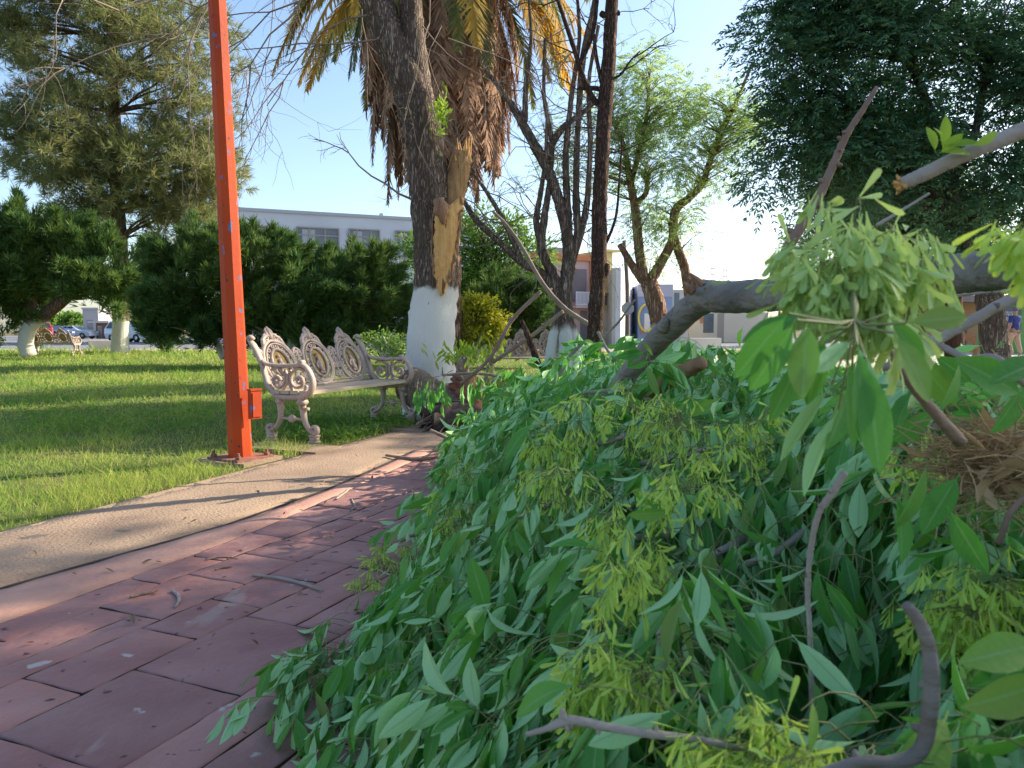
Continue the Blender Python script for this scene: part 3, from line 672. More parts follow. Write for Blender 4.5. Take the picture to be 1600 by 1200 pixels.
def frond(base, az, el, L, curve, leaflet, n=46, width=.028, hang=0.5, shag=.1):
    K = 14; t = np.linspace(0, 1, K); d = np.array([math.cos(az) * math.cos(el), math.sin(az) * math.cos(el), math.sin(el)])
    pts = [np.array(base)]
    for i in range(1, K):
        d = nrm(d + np.array([0, 0, -curve]) * (1.0 / K)); pts.append(pts[-1] + d * L / (K - 1))
    pts = np.array(pts); rad = np.linspace(.03, .005, K)
    s = np.linspace(.12, .99, n); i = s * (K - 1); p = np.stack([np.interp(i, np.arange(K), pts[:, k]) for k in range(3)], 1)
    tan = nrm(np.stack([np.interp(i, np.arange(K), np.gradient(pts[:, k])) for k in range(3)], 1))
    side = nrm(np.cross(tan, [0, 0, 1.] + .01 * rng.normal(size=3))); upv = np.cross(side, tan)
    ll = leaflet * np.sin(np.clip(s * 1.02, 0, 1) * math.pi * .93 + .12) ** .6
    ps, ds, ns, le = [], [], [], []
    for sg in (-1, 1):
        ps.append(p); ds.append(nrm(tan * .75 + side * sg * .8 + upv * .25 - np.array([0, 0, hang]) + rng.normal(size=p.shape) * shag)); ns.append(upv + side * sg * .3); le.append(ll)
    return (pts, rad), (np.concatenate(ps), np.concatenate(ds), np.concatenate(ns), np.concatenate(le))
def fronds(specs, T=T_BLADE, width=.03, m=None, name='frond_crown'):
    R_, A = [], []
    for s in specs:
        a, b_ = frond(*s); R_.append(a); A.append(b_)
    ps, ds, ns, le = (np.concatenate([a[k] for a in A]) for k in range(4))
    return obj(name, join(leaves(T, ps, ds, ns, le, width, .15, 0), tubes(np.array([r[0] for r in R_]), np.array([r[1] for r in R_]), 4)), m, palm)
sp1, sp2, sp3 = [], [], []
for k in range(46):
    az = k * 2.399 + rng.normal() * .1; el = rng.uniform(-.35, 1.25); sp1.append((ctop + [math.cos(az) * .3, math.sin(az) * .3, rng.uniform(-.1, .5)], az, el, rng.uniform(2.9, 3.7), rng.uniform(1.9, 2.9), .42, 60, .03, .35, .1))
for az, el in [(3.3, .05), (3.0, -.2), (3.55, -.1), (3.9, -.3), (2.7, .0), (-.2, -.05), (.15, -.25), (-.5, -.1), (.5, .1), (-.8, -.3), (-1.3, -.2), (-1.8, -.35), (4.3, .0)]:
    sp3.append((ctop + [math.cos(az) * .3, math.sin(az) * .3, -.1], az, el + .15, rng.uniform(3.2, 4.0), rng.uniform(1.6, 2.3), .46, 66, .03, .45, .12))
for k in range(120):
    az = k * 2.399; lev = k / 120.; el = .15 - 1.15 * lev + rng.normal() * .1
    z = ctop[2] - .1 - 1.3 * lev
    sp2.append(((pc[0] + math.cos(az) * .42, Yp + math.sin(az) * .42, z), az, el, rng.uniform(2.1, 2.55) * (1 + .25 * lev), rng.uniform(3.4, 5.2), .44, 58, .03, .75, .22))
fronds(sp1, width=.042, m=m_frond); fronds(sp3, width=.042, m=m_litfrond, name='sunlit_frond'); fronds(sp2, width=.045, m=m_dead, name='dead_frond_skirt')

# ---- pine (left, far) --------------------------------------------------------------------
Yn = 31
m_bark_n = trunk_mat('bark_pine', (.13, .09, .065), (.20, .15, .11), 1.35, (.60, .58, .47), 4, 1.0, .15)
m_needle = mat('pine_needle', (.13, .175, .065), (.27, .25, .10), .35, .7, 0, island=[(.08, .14, .06), (.17, .20, .07), (.38, .32, .12)], trans=.45, spec=.2)
pine = thing('pine_tree', 'tall pine with drooping needle tufts and white painted trunk base, left of the post', 'tree', P(188, 553, Yn) * [1, 1, 0])
tN = [(188, 556, 14), (188, 520, 12), (190, 440, 11.5), (187, 380, 11), (183, 300, 10), (180, 200, 8.5), (176, 100, 7.5), (172, 0, 6), (170, -100, 4.5), (170, -190, 3)]
sN = skel_of((tN[2:], Yn))
Cn, Nn = blob_clumps([(180, 230, 190, 110), (70, 190, 110, 90), (60, 70, 110, 90), (250, 90, 110, 110), (170, -30, 130, 110), (270, 240, 100, 90), (330, 250, 45, 70), (120, 270, 130, 60), (290, 330, 60, 40), (130, 330, 60, 36), (220, 345, 60, 40), (320, 345, 40, 26), (180, -130, 90, 80), (40, 0, 60, 70), (310, 60, 50, 60)], 330, Yn)
obj('trunk', join(pxtube(tN, Yn, 16, 50, .04), limbs(sN, Cn[:170], .075, .012, 5)), m_bark_n, pine)
pp, nn, _ = scatter(Cn, Nn, 36, .85, .6); obj('crown', tufts(pp, nn * .6 + [0, 0, .1], 13, .36, .026, .6), m_needle, pine)

# ---- junipers ----------------------------------------------------------------------------
m_jun = mat('juniper_leaf', (.040, .11, .036), (.15, .21, .045), .5, .7, 0, island=[(.03, .085, .033), (.07, .15, .04), (.22, .28, .055)], trans=.3, spec=.2)
m_bark_j = trunk_mat('bark_juniper', (.16, .10, .07), (.24, .17, .12), 1.25, (.55, .52, .42), 5, 1.0, .2)
def plume(C, N, n_per, rad, L, w, k=7, upw=.7, sp_=.32):
    """each clump is a tapering plume that points outward and up"""
    ax = nrm(N * [.8, .8, .45] + [.22, -.05, .62] + .3 * rdir(len(C))); ln = rad * rng.uniform(1.0, 2.2, len(C))
    q = rng.poisson(n_per, len(C)); i = np.repeat(np.arange(len(C)), q); t = rng.random(len(i)) ** .8; rd = rdir(len(i))
    pp = C[i] + ax[i] * ((t - .35) * ln[i])[:, None] + rd * (rad * .62 * (1 - t) ** .6 * rng.random(len(i)) ** .5)[:, None]
    return tufts(pp, ax[i] * .9 + rd * .4 + [0, 0, .1], k, L, w, sp_)
def juniper(name, label, Y, tr, blobs, n, n_per, rad, L, base):
    t = thing(name, label, 'tree', P(base[0], base[1], Y) * [1, 1, 0]); C, N = blob_clumps(blobs, int(n * 1.5), Y)
    obj('trunk', join(*[pxtube(q, Y, 12, 26, .05) for q in tr], limbs(skel_of(*[(q, Y) for q in tr]), C[::4], .05, .012, 5)), m_bark_j, t)
    obj('crown', plume(C, N, n_per * .7, rad, L, L * .085, 8), m_jun, t); return t
juniper('juniper_tree', 'dark juniper with curved whitewashed trunk at the left edge of the lawn', 27,
        [[(45, 556, 11), (40, 535, 11), (48, 510, 10.5), (75, 488, 10), (105, 465, 8), (140, 440, 5)], [(48, 512, 8), (50, 470, 7), (40, 430, 5)]],
        [(40, 410, 90, 60), (110, 400, 70, 48), (20, 460, 60, 50), (165, 425, 45, 50), (150, 455, 60, 28), (15, 385, 60, 40), (70, 360, 60, 24), (185, 460, 30, 36), (-40, 430, 80, 90), (8, 520, 26, 26), (22, 345, 18, 28)], 170, 70, .62, .34, (45, 556))
juniper('juniper_shrub', 'broad dark green juniper thicket behind the cast iron bench', 21,
        [[(430, 572, 9), (425, 540, 8), (400, 500, 7), (350, 460, 5)], [(440, 572, 9), (460, 530, 8), (500, 480, 6)], [(350, 560, 6), (330, 520, 5), (290, 470, 4)]],
        [(300, 455, 92, 66), (400, 430, 90, 60), (480, 470, 90, 62), (560, 480, 62, 60), (260, 495, 50, 40), (340, 500, 80, 46), (440, 510, 90, 44), (520, 525, 80, 34), (600, 490, 40, 50), (400, 388, 40, 22), (310, 400, 50, 34), (470, 422, 50, 32), (590, 430, 34, 22), (550, 420, 50, 30), (260, 420, 34, 30), (620, 520, 30, 30)], 300, 62, .46, .27, (435, 572))
juniper('small_juniper', 'small wispy juniper growing right of the whitewashed pine trunk', 32,
        [[(255, 553, 3), (256, 530, 2.5), (254, 510, 2)]], [(252, 515, 18, 22), (258, 535, 14, 16), (238, 500, 22, 16)], 34, 40, .35, .28, (255, 553))
juniper('dark_juniper', 'dark juniper bush behind the yellow flowering shrub', 20, [[(805, 560, 5), (806, 520, 4), (800, 480, 3)]],
        [(800, 480, 45, 40), (835, 490, 35, 40), (775, 465, 30, 26), (820, 525, 45, 30)], 90, 60, .36, .22, (805, 560))

# ---- leafy shrubs and trees in the middle ------------------------------------------------
m_gleaf = mat('green_leaf', (.10, .20, .03), (.17, .27, .05), 1, .55, 0, island=[(.07, .16, .03), (.13, .24, .035), (.24, .34, .06)], trans=.45)
m_yleaf = mat('yellow_leaf', (.30, .32, .03), (.42, .38, .03), 3, .55, 0, island=[(.12, .20, .03), (.34, .34, .03), (.60, .50, .03)], trans=.45)
m_bark_g = trunk_mat('bark_grey', (.15, .11, .085), (.24, .19, .15), 1.0, (.62, .61, .56), 8, 1.0, .12)
m_bark_w = trunk_mat('bark_willow', (.20, .12, .085), (.29, .19, .13), 1.05, (.58, .54, .42), 6, 1.0, .1)
def leafy(name, label, cat, Y, tr, blobs, n, n_per, rad, leaf, m_leaf, m_bark, base, kind='leaf', group=None, pairs=4, lr=.03, sides=10, thin=1.0):
    t = thing(name, label, cat, P(base[0], base[1], Y) * [1, 1, 0], group); C, N = blob_clumps(blobs, n, Y)
    obj('trunk', join(*[pxtube(q, Y, sides, 8 * len(q), .04) for q in tr], limbs(skel_of(*[(q, Y) for q in tr]), C, lr, .005, 4)), m_bark, t)
    pp, nn, _ = scatter(C, N, n_per, rad, .75); k = len(pp)
    if kind == 'leaf': vf = leaves(T_TINY, pp, nn + rdir(k) * .9, rdir(k) + [0, 0, .6], leaf * rng.uniform(.7, 1.2, k), leaf * .45 * thin, .15, .2)
    else: vf = pinnate(pp, nn * [1, 1, .5] + rdir(k) * .5, rdir(k) * .5 + [0, 0, 1], leaf * 2.6 * rng.uniform(.7, 1.2, k), leaf, leaf * .34 * thin, pairs)
    obj('crown', vf, m_leaf, t); return t
leafy('leafy_tree', 'bright green leafy tree between the broken trunk and the bare tree', 'tree', 22, [[(770, 560, 6), (768, 500, 5), (765, 440, 4), (760, 390, 3)]],
      [(745, 420, 40, 40), (790, 410, 50, 50), (770, 360, 60, 36), (735, 370, 30, 40), (835, 400, 30, 40), (720, 450, 24, 40), (640, 440, 26, 50), (645, 380, 20, 30), (700, 470, 30, 40)], 170, 60, .42, .13, m_gleaf, m_bark_g, (770, 560))
leafy('yellow_shrub', 'rounded shrub with yellow leaf tips right of the white painted trunk', 'shrub', 14, [[(742, 566, 4), (742, 530, 3), (740, 500, 2)]],
      [(742, 500, 38, 34), (725, 525, 22, 28), (765, 510, 26, 30), (745, 475, 26, 16), (775, 495, 14, 18), (735, 545, 24, 16)], 120, 44, .17, .085, m_yleaf, m_bark_g, (742, 566))
leafy('dry_shrub', 'sparse olive shrub low beside the white painted trunk', 'shrub', 18, [[(600, 565, 3), (605, 540, 3)]],
      [(600, 540, 40, 20), (635, 545, 20, 16)], 60, 30, .25, .07, m_gleaf, m_bark_g, (600, 565))

# bare tree
Yr = 11.2
bare = thing('bare_tree', 'leafless multi-stemmed tree with whitewashed base behind the leaf pile', 'tree', P(885, 600, Yr) * [1, 1, 0])
tr = [[(885, 610, 14), (884, 540, 12.5), (883, 480, 11), (886, 430, 10.5), (890, 395, 10.5), (880, 340, 8.5), (862, 280, 8.5), (840, 235, 8), (812, 185, 6.5), (790, 150, 4.5), (755, 105, 2.5)],
      [(891, 400, 9), (903, 370, 7), (900, 300, 5.5), (903, 200, 4.5), (911, 90, 5), (930, 0, 4), (938, -60, 3)], [(880, 460, 8), (862, 425, 7.5), (846, 388, 7), (850, 345, 6), (858, 290, 4.5), (862, 220, 4), (850, 150, 3), (852, 60, 2.5)],
      [(878, 470, 8), (850, 430, 7), (815, 410, 6), (780, 378, 4.5), (745, 345, 5), (722, 310, 3)], [(850, 250, 7), (875, 205, 5), (905, 180, 4), (930, 160, 3)], [(846, 388, 6), (838, 345, 5), (845, 300, 4), (852, 250, 3), (855, 180, 2.5)],
      [(885, 420, 7), (888, 350, 6), (884, 250, 5), (893, 150, 4), (905, 60, 3), (900, -30, 2.5)], [(890, 420, 7), (915, 330, 5), (922, 230, 4), (920, 130, 3), (935, 40, 2.5)],
      [(815, 410, 5), (790, 350, 4), (760, 300, 3), (738, 270, 2)], [(820, 190, 5), (822, 130, 4), (830, 60, 3), (826, 0, 2)], [(902, 600, 9), (900, 550, 8), (888, 490, 7)], [(856, 600, 9), (862, 540, 8), (878, 470, 7)]]
obj('trunk', join(*[pxtube(q, Yr, 10, 8 * len(q), .06) for q in tr]), m_bark_g, bare)
out = []
for q in tr[:10]:
    for _ in range(11):
        i = rng.integers(1, len(q)); u, v = q[i][0], q[i][1]
        if v > 400: continue
        twigs(P(u + rng.normal() * 3, v, Yr), (rng.normal() * .9, rng.normal() * .6, rng.normal() * .5 + .25), rng.uniform(.4, 1.1), .009, 3, out, .02, .45, (2, 4))
obj('bare_twig', twig_mesh(out, 4), m_twig, bare)

# slim dark trunk close by
Ys = 5.6
m_bark_d = trunk_mat('bark_dark', (.085, .05, .038), (.15, .095, .07), None, scale=16, bump=1.0)
slim = thing('slim_tree', 'slim dark trunked bare tree rising out of the leaf pile', 'tree', P(905, 640, Ys) * [1, 1, 0])
tr = [[(905, 720, 15), (918, 610, 14), (924, 575, 13.5), (929, 530, 12.5), (932, 480, 12), (936, 400, 12), (937, 320, 11.5), (941, 240, 11), (946, 160, 11.5), (952, 80, 10), (956, 0, 9.5), (960, -80, 9), (962, -200, 8)],
      [(938, 165, 5), (925, 152, 5), (910, 118, 4.2), (900, 85, 4), (885, 40, 3.5), (868, -10, 3), (850, -60, 2.5)], [(906, 100, 4), (925, 55, 3.6), (932, 10, 3.2), (934, -40, 3)], [(938, 140, 4), (930, 138, 4), (915, 138, 3.5), (905, 136, 3)],
      [(940, 130, 3.5), (932, 90, 3), (928, 55, 2.5)], [(946, 412, 7), (945, 422, 8), (942, 434, 6)], [(946, 25, 5), (941, 22, 5), (938, 20, 4)], [(960, 22, 4), (968, 20, 4)], [(945, 385, 2.6), (962, 340, 2.2), (968, 280, 1.8), (972, 220, 1.5)],
      [(942, 125, 2.4), (968, 118, 2), (985, 95, 1.5), (1000, 80, 1)]]
obj('trunk', join(*[pxtube(q, Ys, 14 if i == 0 else 8, 9 * len(q), .05) for i, q in enumerate(tr)]), m_bark_d, slim)
out = []
for (u, v, dx, dz) in [(968, 115, .7, .5), (990, 90, .5, .7), (900, 85, -.8, .2), (915, 140, -.9, .1), (930, 55, -.4, .6), (870, 0, -.6, -.2), (930, 200, -1, .1), (950, 240, .9, .2), (925, 330, -.8, .3)]:
    twigs(P(u, v, Ys), (dx, rng.normal() * .4, dz), .34, .006, 2, out, 0, .4, (2, 4))
obj('bare_twig', twig_mesh(out, 4), m_bark_d, slim)

# feathery tree right of the middle
m_feather = mat('feathery_leaf', (.20, .31, .09), (.29, .36, .13), 1, .6, 0, island=[(.16, .27, .08), (.24, .34, .10), (.36, .42, .16)], trans=.55)
leafy('feathery_tree', 'airy light green tree with forked trunk and pale painted base', 'tree', 17,
      [[(1042, 600, 17), (1036, 540, 15.5), (1030, 500, 14.5), (1022, 465, 14.5), (1012, 437, 13)], [(1006, 440, 8.5), (998, 385, 7.5), (993, 330, 7), (984, 280, 5.5), (975, 230, 4), (955, 180, 3), (940, 130, 2)],
       [(1016, 440, 8.5), (1036, 405, 7.5), (1050, 375, 7), (1055, 330, 7), (1078, 308, 6), (1098, 285, 5.5), (1108, 255, 4.5), (1128, 205, 5), (1150, 160, 3), (1175, 100, 2)], [(1078, 470, 7.5), (1070, 420, 7.5), (1061, 395, 7), (1052, 365, 6)],
       [(1005, 440, 7), (988, 415, 6), (976, 395, 5), (968, 382, 4.5)], [(984, 290, 5), (998, 240, 4), (1010, 180, 3), (1015, 120, 2)], [(990, 320, 5), (1010, 300, 4), (1008, 270, 3)]],
      [(1010, 170, 55, 62), (1050, 160, 45, 40), (965, 170, 35, 45), (1120, 190, 55, 40), (1150, 210, 36, 46), (1040, 250, 60, 45), (985, 250, 40, 40), (1090, 260, 50, 34), (1035, 330, 55, 42), (1075, 350, 36, 38), (1010, 110, 24, 30), (960, 270, 22, 30), (1020, 390, 26, 24), (1085, 165, 30, 24), (1165, 175, 22, 30), (900, 190, 40, 40), (880, 260, 30, 40)],
      270, 17, .5, .085, m_feather, m_bark_w, (1042, 600), 'pin', None, 5, .018, 12, .7)

# big dark shade tree, upper right
m_dleaf = mat('shade_tree_leaf', (.045, .12, .08), (.075, .155, .07), .8, .5, 0, island=[(.035, .10, .075), (.06, .135, .07), (.13, .23, .06)], trans=.45, spec=.4)
m_bark_s = trunk_mat('bark_shade', (.13, .10, .08), (.24, .20, .16), None, scale=7, bump=1.0)
leafy('shade_tree', 'large dark green shade tree with forked furrowed trunk at the right edge', 'tree', 14,
      [[(1558, 620, 25), (1556, 560, 20), (1550, 500, 19), (1545, 460, 20), (1541, 440, 17)], [(1538, 460, 12), (1518, 400, 12), (1500, 345, 12), (1485, 290, 11), (1470, 230, 9), (1440, 140, 6), (1400, 60, 4)], [(1550, 455, 13), (1580, 400, 11), (1610, 330, 10), (1640, 200, 8), (1660, 60, 6)], [(1497, 350, 8), (1460, 300, 7), (1420, 260, 5), (1360, 200, 4)], [(1485, 290, 7), (1520, 220, 6), (1540, 120, 5)]],
      [(1400, 120, 150, 120), (1300, 70, 110, 100), (1560, 130, 150, 130), (1500, 260, 120, 80), (1390, 260, 110, 70), (1290, 200, 90, 80), (1230, 110, 70, 90), (1225, 220, 60, 70), (1330, 300, 60, 40), (1590, 310, 90, 60), (1700, 200, 150, 160), (1450, -60, 230, 120), (1250, -20, 80, 80), (1750, 0, 150, 150), (1210, 265, 45, 35), (1560, 380, 70, 40), (1650, 380, 90, 60)],
      340, 42, .56, .115, m_dleaf, m_bark_s, (1558, 620), 'pin', None, 4, .035, 14)
leafy('dark_tree', 'dark trunked tree half hidden behind the big yellow seed cluster', 'tree', 17,
      [[(1425, 640, 26), (1422, 540, 22), (1420, 420, 20), (1418, 360, 20), (1410, 300, 16), (1395, 220, 10)], [(1422, 400, 12), (1450, 350, 10), (1470, 300, 8)], [(1418, 390, 12), (1385, 330, 10), (1350, 270, 7)], [(1490, 640, 14), (1490, 470, 12), (1478, 390, 11), (1448, 335, 10), (1430, 290, 7)]],
      [(1370, 330, 80, 50), (1440, 330, 70, 50), (1300, 320, 50, 40), (1500, 350, 80, 50), (1400, 250, 110, 60), (1330, 250, 80, 60)], 130, 40, .55, .12, m_dleaf, m_bark_d, (1425, 640), 'pin', None, 4, .03, 14)

# unseen tree added off to the right to shade the heap and near paving
leafy('shade_tree', 'unseen tree added outside the right edge to shade the heap', 'tree', 7.5,
      [[(2500, 700, 34), (2500, 500, 30), (2490, 300, 26), (2480, 0, 20)], [(2490, 280, 18), (2350, 0, 14), (2200, -300, 8)], [(2490, 240, 18), (2600, -100, 14), (2750, -400, 8)]],
      [(2400, -420, 330, 260), (2300, -350, 230, 190), (2700, -400, 320, 260), (2480, -700, 330, 260), (2450, -180, 260, 130), (2950, -794, 360, 290, -1.8), (2700, -560, 260, 200, -1.2)],
      130, 34, .6, .11, m_dleaf, m_bark_s, (2500, 700), 'pin', None, 4, .03, 12)

# ================================================================== buildings
m_white = mat('white_wall', (.62, .64, .68), (.55, .57, .61), .25, .85, .1, 20)
m_dgl = mat('window_glass', (.10, .12, .15), (.17, .19, .22), .8, .15, 0, spec=.6)
m_frame = mat('window_frame', (.34, .30, .27), None, rough=.6)
m_curt = mat('curtain', (.45, .46, .48), (.36, .37, .40), 6, .9, stretch=(8, 8, .2))
m_trim = mat('wall_trim', (.42, .44, .48), None, rough=.8)
def building(name, label, A, B, depth, h, m, z0=0):
    A = np.array(A, float); B = np.array(B, float); t = thing(name, label, 'building', (A[0], A[1], 0)); ex = nrm(np.array([*(B - A)[:2], 0])); L = np.linalg.norm((B - A)[:2])
    obj('wall', xf(box(0, L, 0, depth, z0, h), A * [1, 1, 0], ex), m, t, smooth=False)
    def on(name2, x0, x1, y0, y1, z0_, z1_, mm, par=t): return obj(name2, xf(box(x0, x1, y0, y1, z0_, z1_), A * [1, 1, 0], ex), mm, par, smooth=False)
    return t, on, L
def window(on, x0, x1, z0, z1, bars=(), mid=None):
    w = on('window', x0, x1, -.05, .02, z0, z1, m_dgl)
    f = .09
    for q in ((x0 - f, x1 + f, z0 - f, z0), (x0 - f, x1 + f, z1, z1 + f), (x0 - f, x0, z0, z1), (x1, x1 + f, z0, z1)): on('window_frame', q[0], q[1], -.14, .02, q[2], q[3], m_frame, w)
    for bx in bars: on('window_frame', bx - .05, bx + .05, -.10, -.052, z0, z1, m_frame, w)
    if mid: on('window_frame', x0, x1, -.095, -.055, mid - .05, mid + .05, m_frame, w)
    return w
A = P(338, 515, 54.0); B = P(740, 515, 61.5); Hb = CAM_H + (515 - 333) / FPX * 55.0
t, on, L = building('apartment_block', 'long white flat-roofed block with dark windows behind the juniper thicket', A * [1, 1, 0], B * [1, 1, 0], 14, Hb, m_white)
on('parapet', -.1, L + .1, -.12, .5, Hb, Hb + .22, m_trim)
def tx(u):                                                           # distance along the facade seen at photo column u
    k = (u - 800) / FPX; ax, ay = A[0], A[1]; dx, dy = B[0] - A[0], B[1] - A[1]; return (k * ay - ax) / (dx - k * dy) * L
def tz(u, v): 
    s = tx(u) / L; Y = A[1] + (B[1] - A[1]) * s; return CAM_H + (515 - v) / FPX * Y
for u0, u1, v0, v1, bars in [(469, 531, 358, 384, (487, 511)), (549, 594, 361, 397, (560, 582)), (621, 652, 364, 402, (633,)), (585, 612, 420, 450, ()), (500, 545, 428, 462, (522,)), (400, 445, 428, 462, (422,)), (675, 705, 366, 402, (690,)), (395, 440, 356, 384, (418,))]:
    z1, z0 = tz(u0, v0), tz(u0, v1); w = window(on, tx(u0), tx(u1), z0, z1, [tx(b) for b in bars], z1 - .5)
    on('curtain', tx(u0) + .3, tx(u0) + (tx(u1) - tx(u0)) * .42, -.065, -.051, z0 + .1, z1 - .1, m_curt, w)
on('roof_vent', tx(600), tx(604), .6, 1.0, Hb + .22, Hb + .5, m_trim)
# canopy of a low house seen past the pine
m_brown = mat('brown_wall', (.22, .12, .085), (.27, .15, .10), 1.5, .85)
a, b_ = P(150, 515, 85), P(173, 515, 84)
t, on, L = building('brown_shed', 'small brown shed with a pale flat roof behind the parked cars', a * [1, 1, 0], b_ * [1, 1, 0], 4, 1.7, m_brown)
on('roof', -.4, L + .6, -.7, 4.3, 1.7, 1.92, mat('pale_roof', (.55, .50, .45), None)); on('door', .3, 1.0, -.03, .02, .0, 1.4, m_frame)
a, b_ = P(130, 515, 92), P(154, 515, 92)
t, on, L = building('grey_house', 'pale grey wall standing beside the small brown shed', a * [1, 1, 0], b_ * [1, 1, 0], 5, 3.4, mat('grey_wall', (.40, .38, .38), (.34, .32, .33), .6, .9)); on('parapet', -.1, L + .1, -.1, .3, 3.4, 3.6, m_trim); on('window', .5, 1.2, -.03, .02, 1, 2.1, m_dgl)

# right-hand street
m_pink = mat('pink_wall', (.62, .42, .38), (.56, .38, .35), .5, .85); m_or = mat('orange_trim', (.60, .22, .10), None, rough=.8)
m_yel = mat('yellow_wall', (.68, .58, .28), (.62, .52, .25), .5, .85); m_cream = mat('cream_wall', (.70, .62, .50), (.62, .55, .45), .5, .85)
m_pale = mat('pale_wall', (.72, .69, .67), (.65, .62, .60), .5, .85); m_blue = mat('blue_mural', (.20, .27, .46), (.28, .35, .52), .5, .8)
m_dark = mat('recess_shade_dark_parts', (.20, .16, .17), (.25, .21, .21), .7, .9); m_rail = mat('white_rail', (.66, .62, .66), None); m_grey = mat('grey_metal', (.30, .31, .33), (.25, .26, .28), 3, .6)
def hz(v, Y): return CAM_H + (515 - v) / FPX * Y
def facade(name, label, u0, u1, v, Y0, Y1, m, depth=9):
    a, b_ = P(u0, 515, Y0) * [1, 1, 0], P(u1, 515, Y1) * [1, 1, 0]
    t, on, L = building(name, label, a, b_, depth, hz(v, Y0), m)
    f = lambda u: (((u - 800) / FPX) * a[1] - a[0]) / ((b_ - a)[0] - ((u - 800) / FPX) * (b_ - a)[1]) * L
    zz = lambda u, vv: hz(vv, a[1] + (b_[1] - a[1]) * f(u) / L)
    return t, on, L, f, zz
t, on, L, f, zz = facade('pink_house', 'pink two-storey house with orange trim and recessed balcony behind the bare tree', 830, 927, 405, 44, 46, m_pink)
H0 = hz(405, 44)
on('roof_band', -.2, L + .15, -.18, .4, H0, H0 + .34, m_or); on('roof_slab', 2.0, L - .4, 1.2, 7, H0 + .34, H0 + .85, m_grey)
on('corner_post', f(920), L + .05, -.12, .02, 0, H0, m_or)
on('balcony', f(891), f(915), -.05, .02, zz(895, 472), zz(895, 421), m_dark)  # flat dark panel: the shade of the recess is put into its colour
rail = on('railing', f(889), f(917), -.75, -.70, zz(895, 478), zz(895, 476), m_rail); on('railing', f(889), f(917), -.75, -.70, zz(895, 459), zz(895, 457), m_rail, rail)
sl = [xf(box(x - .03, x + .03, -.74, -.71, zz(895, 476), zz(895, 459)), P(830, 515, 44) * [1, 1, 0], nrm((P(927, 515, 46) - P(830, 515, 44)) * [1, 1, 0])) for x in np.linspace(f(889.5), f(916.5), 14)]
obj('baluster', join(*sl), m_rail, rail, smooth=False)
on('balcony_floor', f(888), f(918), -.8, .02, zz(895, 482), zz(895, 478.4), m_pink)
on('shop_awning', f(912), f(926), -.9, .02, zz(915, 478), zz(915, 473), m_or); on('door', f(906), f(917), -.03, .02, 0, zz(905, 486), m_dark)
on('window', f(845), f(865), -.03, .02, zz(855, 452), zz(855, 425), m_dgl)
t, on, L, f, zz = facade('yellow_house', 'narrow yellow house with a ledge, right of the slim dark trunk', 930, 956, 394, 46, 46.6, m_yel)
on('cornice', -.05, L + .4, -.4, .3, hz(394, 46), hz(391, 46), m_yel); on('ledge', -.05, L + .3, -.6, .02, zz(945, 459), zz(945, 454), m_yel)
on('window', f(944), f(949), -.03, .02, zz(945, 477), zz(945, 463), m_dark); on('door', f(941.5), f(951), -.03, .02, 0, zz(945, 484), m_cream)
t, on, L, f, zz = facade('cream_house', 'cream rendered house wall between the yellow house and the pale wall', 956.5, 969, 421, 44, 44, m_cream); on('parapet', -.05, L + .0, -.08, .3, hz(421, 44), hz(419.6, 44), m_pale)
t, on, L, f, zz = facade('pale_house', 'tall pale side wall with worn grey lettering behind the round sign', 969.5, 996, 421, 43.8, 56, m_pale, .3)
# worn, unreadable row of painted letters
lt = [xf(box(x, x + w, -.02, .01, zz(985, 452) + dz, zz(985, 447) + dz), P(969.5, 515, 43.8) * [1, 1, 0], nrm((P(996, 515, 56) - P(969.5, 515, 43.8)) * [1, 1, 0])) for x, w, dz in [(f(981), .5, 0), (f(983.5), .5, 0), (f(986), .6, .03), (f(988.5), .6, .03), (f(991), .6, 0)]]
obj('lettering', join(*lt), m_grey, t, smooth=False)
t, on, L, f, zz = facade('mural_wall', 'blue painted wall with a yellow ring and a white panel left of the forked tree', 996.5, 1050, 446, 50, 50, m_blue, 6)
on('upper_band', -.02, L + .02, -.05, .3, zz(1000, 464), zz(1000, 445), mat('lilac_wall', (.42, .42, .52), None)); on('panel', f(1006), f(1015), -.03, .02, zz(1010, 517), zz(1010, 490), m_pale)
th = np.linspace(.9, 5.4, 24); rg = np.array([P(1010 + 12 * math.cos(a), 497 + 21 * math.sin(a), 49.9) for a in th]); obj('painted_ring', tube(rg, .075, 6, 24), mat('ring_yellow', (.75, .62, .12), None), t)
on('red_patch', f(1001), f(1004), -.03, .02, zz(1002, 522), zz(1002, 508), m_or)
t, on, L, f, zz = facade('low_cream_house', 'low cream house with dark windows right of the forked tree', 1046, 1075, 455, 55, 55, m_cream); on('window', f(1052), f(1060), -.03, .02, zz(1055, 485), zz(1055, 458), m_dgl); on('parapet', -.1, L + .1, -.1, .3, hz(455, 55), hz(453, 55), m_pale)
t, on, L, f, zz = facade('white_shop', 'low white shop front glimpsed under the grey fallen trunk', 1076, 1200, 488, 58, 58, m_cream); on('window', f(1098), f(1114), -.03, .02, zz(1100, 520), zz(1100, 490), m_dgl); on('awning', f(1080), f(1092), -1.2, .02, zz(1085, 492), zz(1085, 484), mat('teal_awning', (.10, .42, .46), None)); on('door', f(1120), f(1130), -.03, .02, 0, zz(1120, 490), m_frame); on('red_panel', f(1093), f(1097), -.06, .02, zz(1095, 505), zz(1095, 496), m_or)
t, on, L, f, zz = facade('brown_kiosk', 'orange-brown corner shop with a dark tiled canopy behind the trees at right', 1440, 1528, 466, 36, 33, mat('ochre_wall', (.50, .28, .16), (.44, .25, .15), .7, .85), 5)
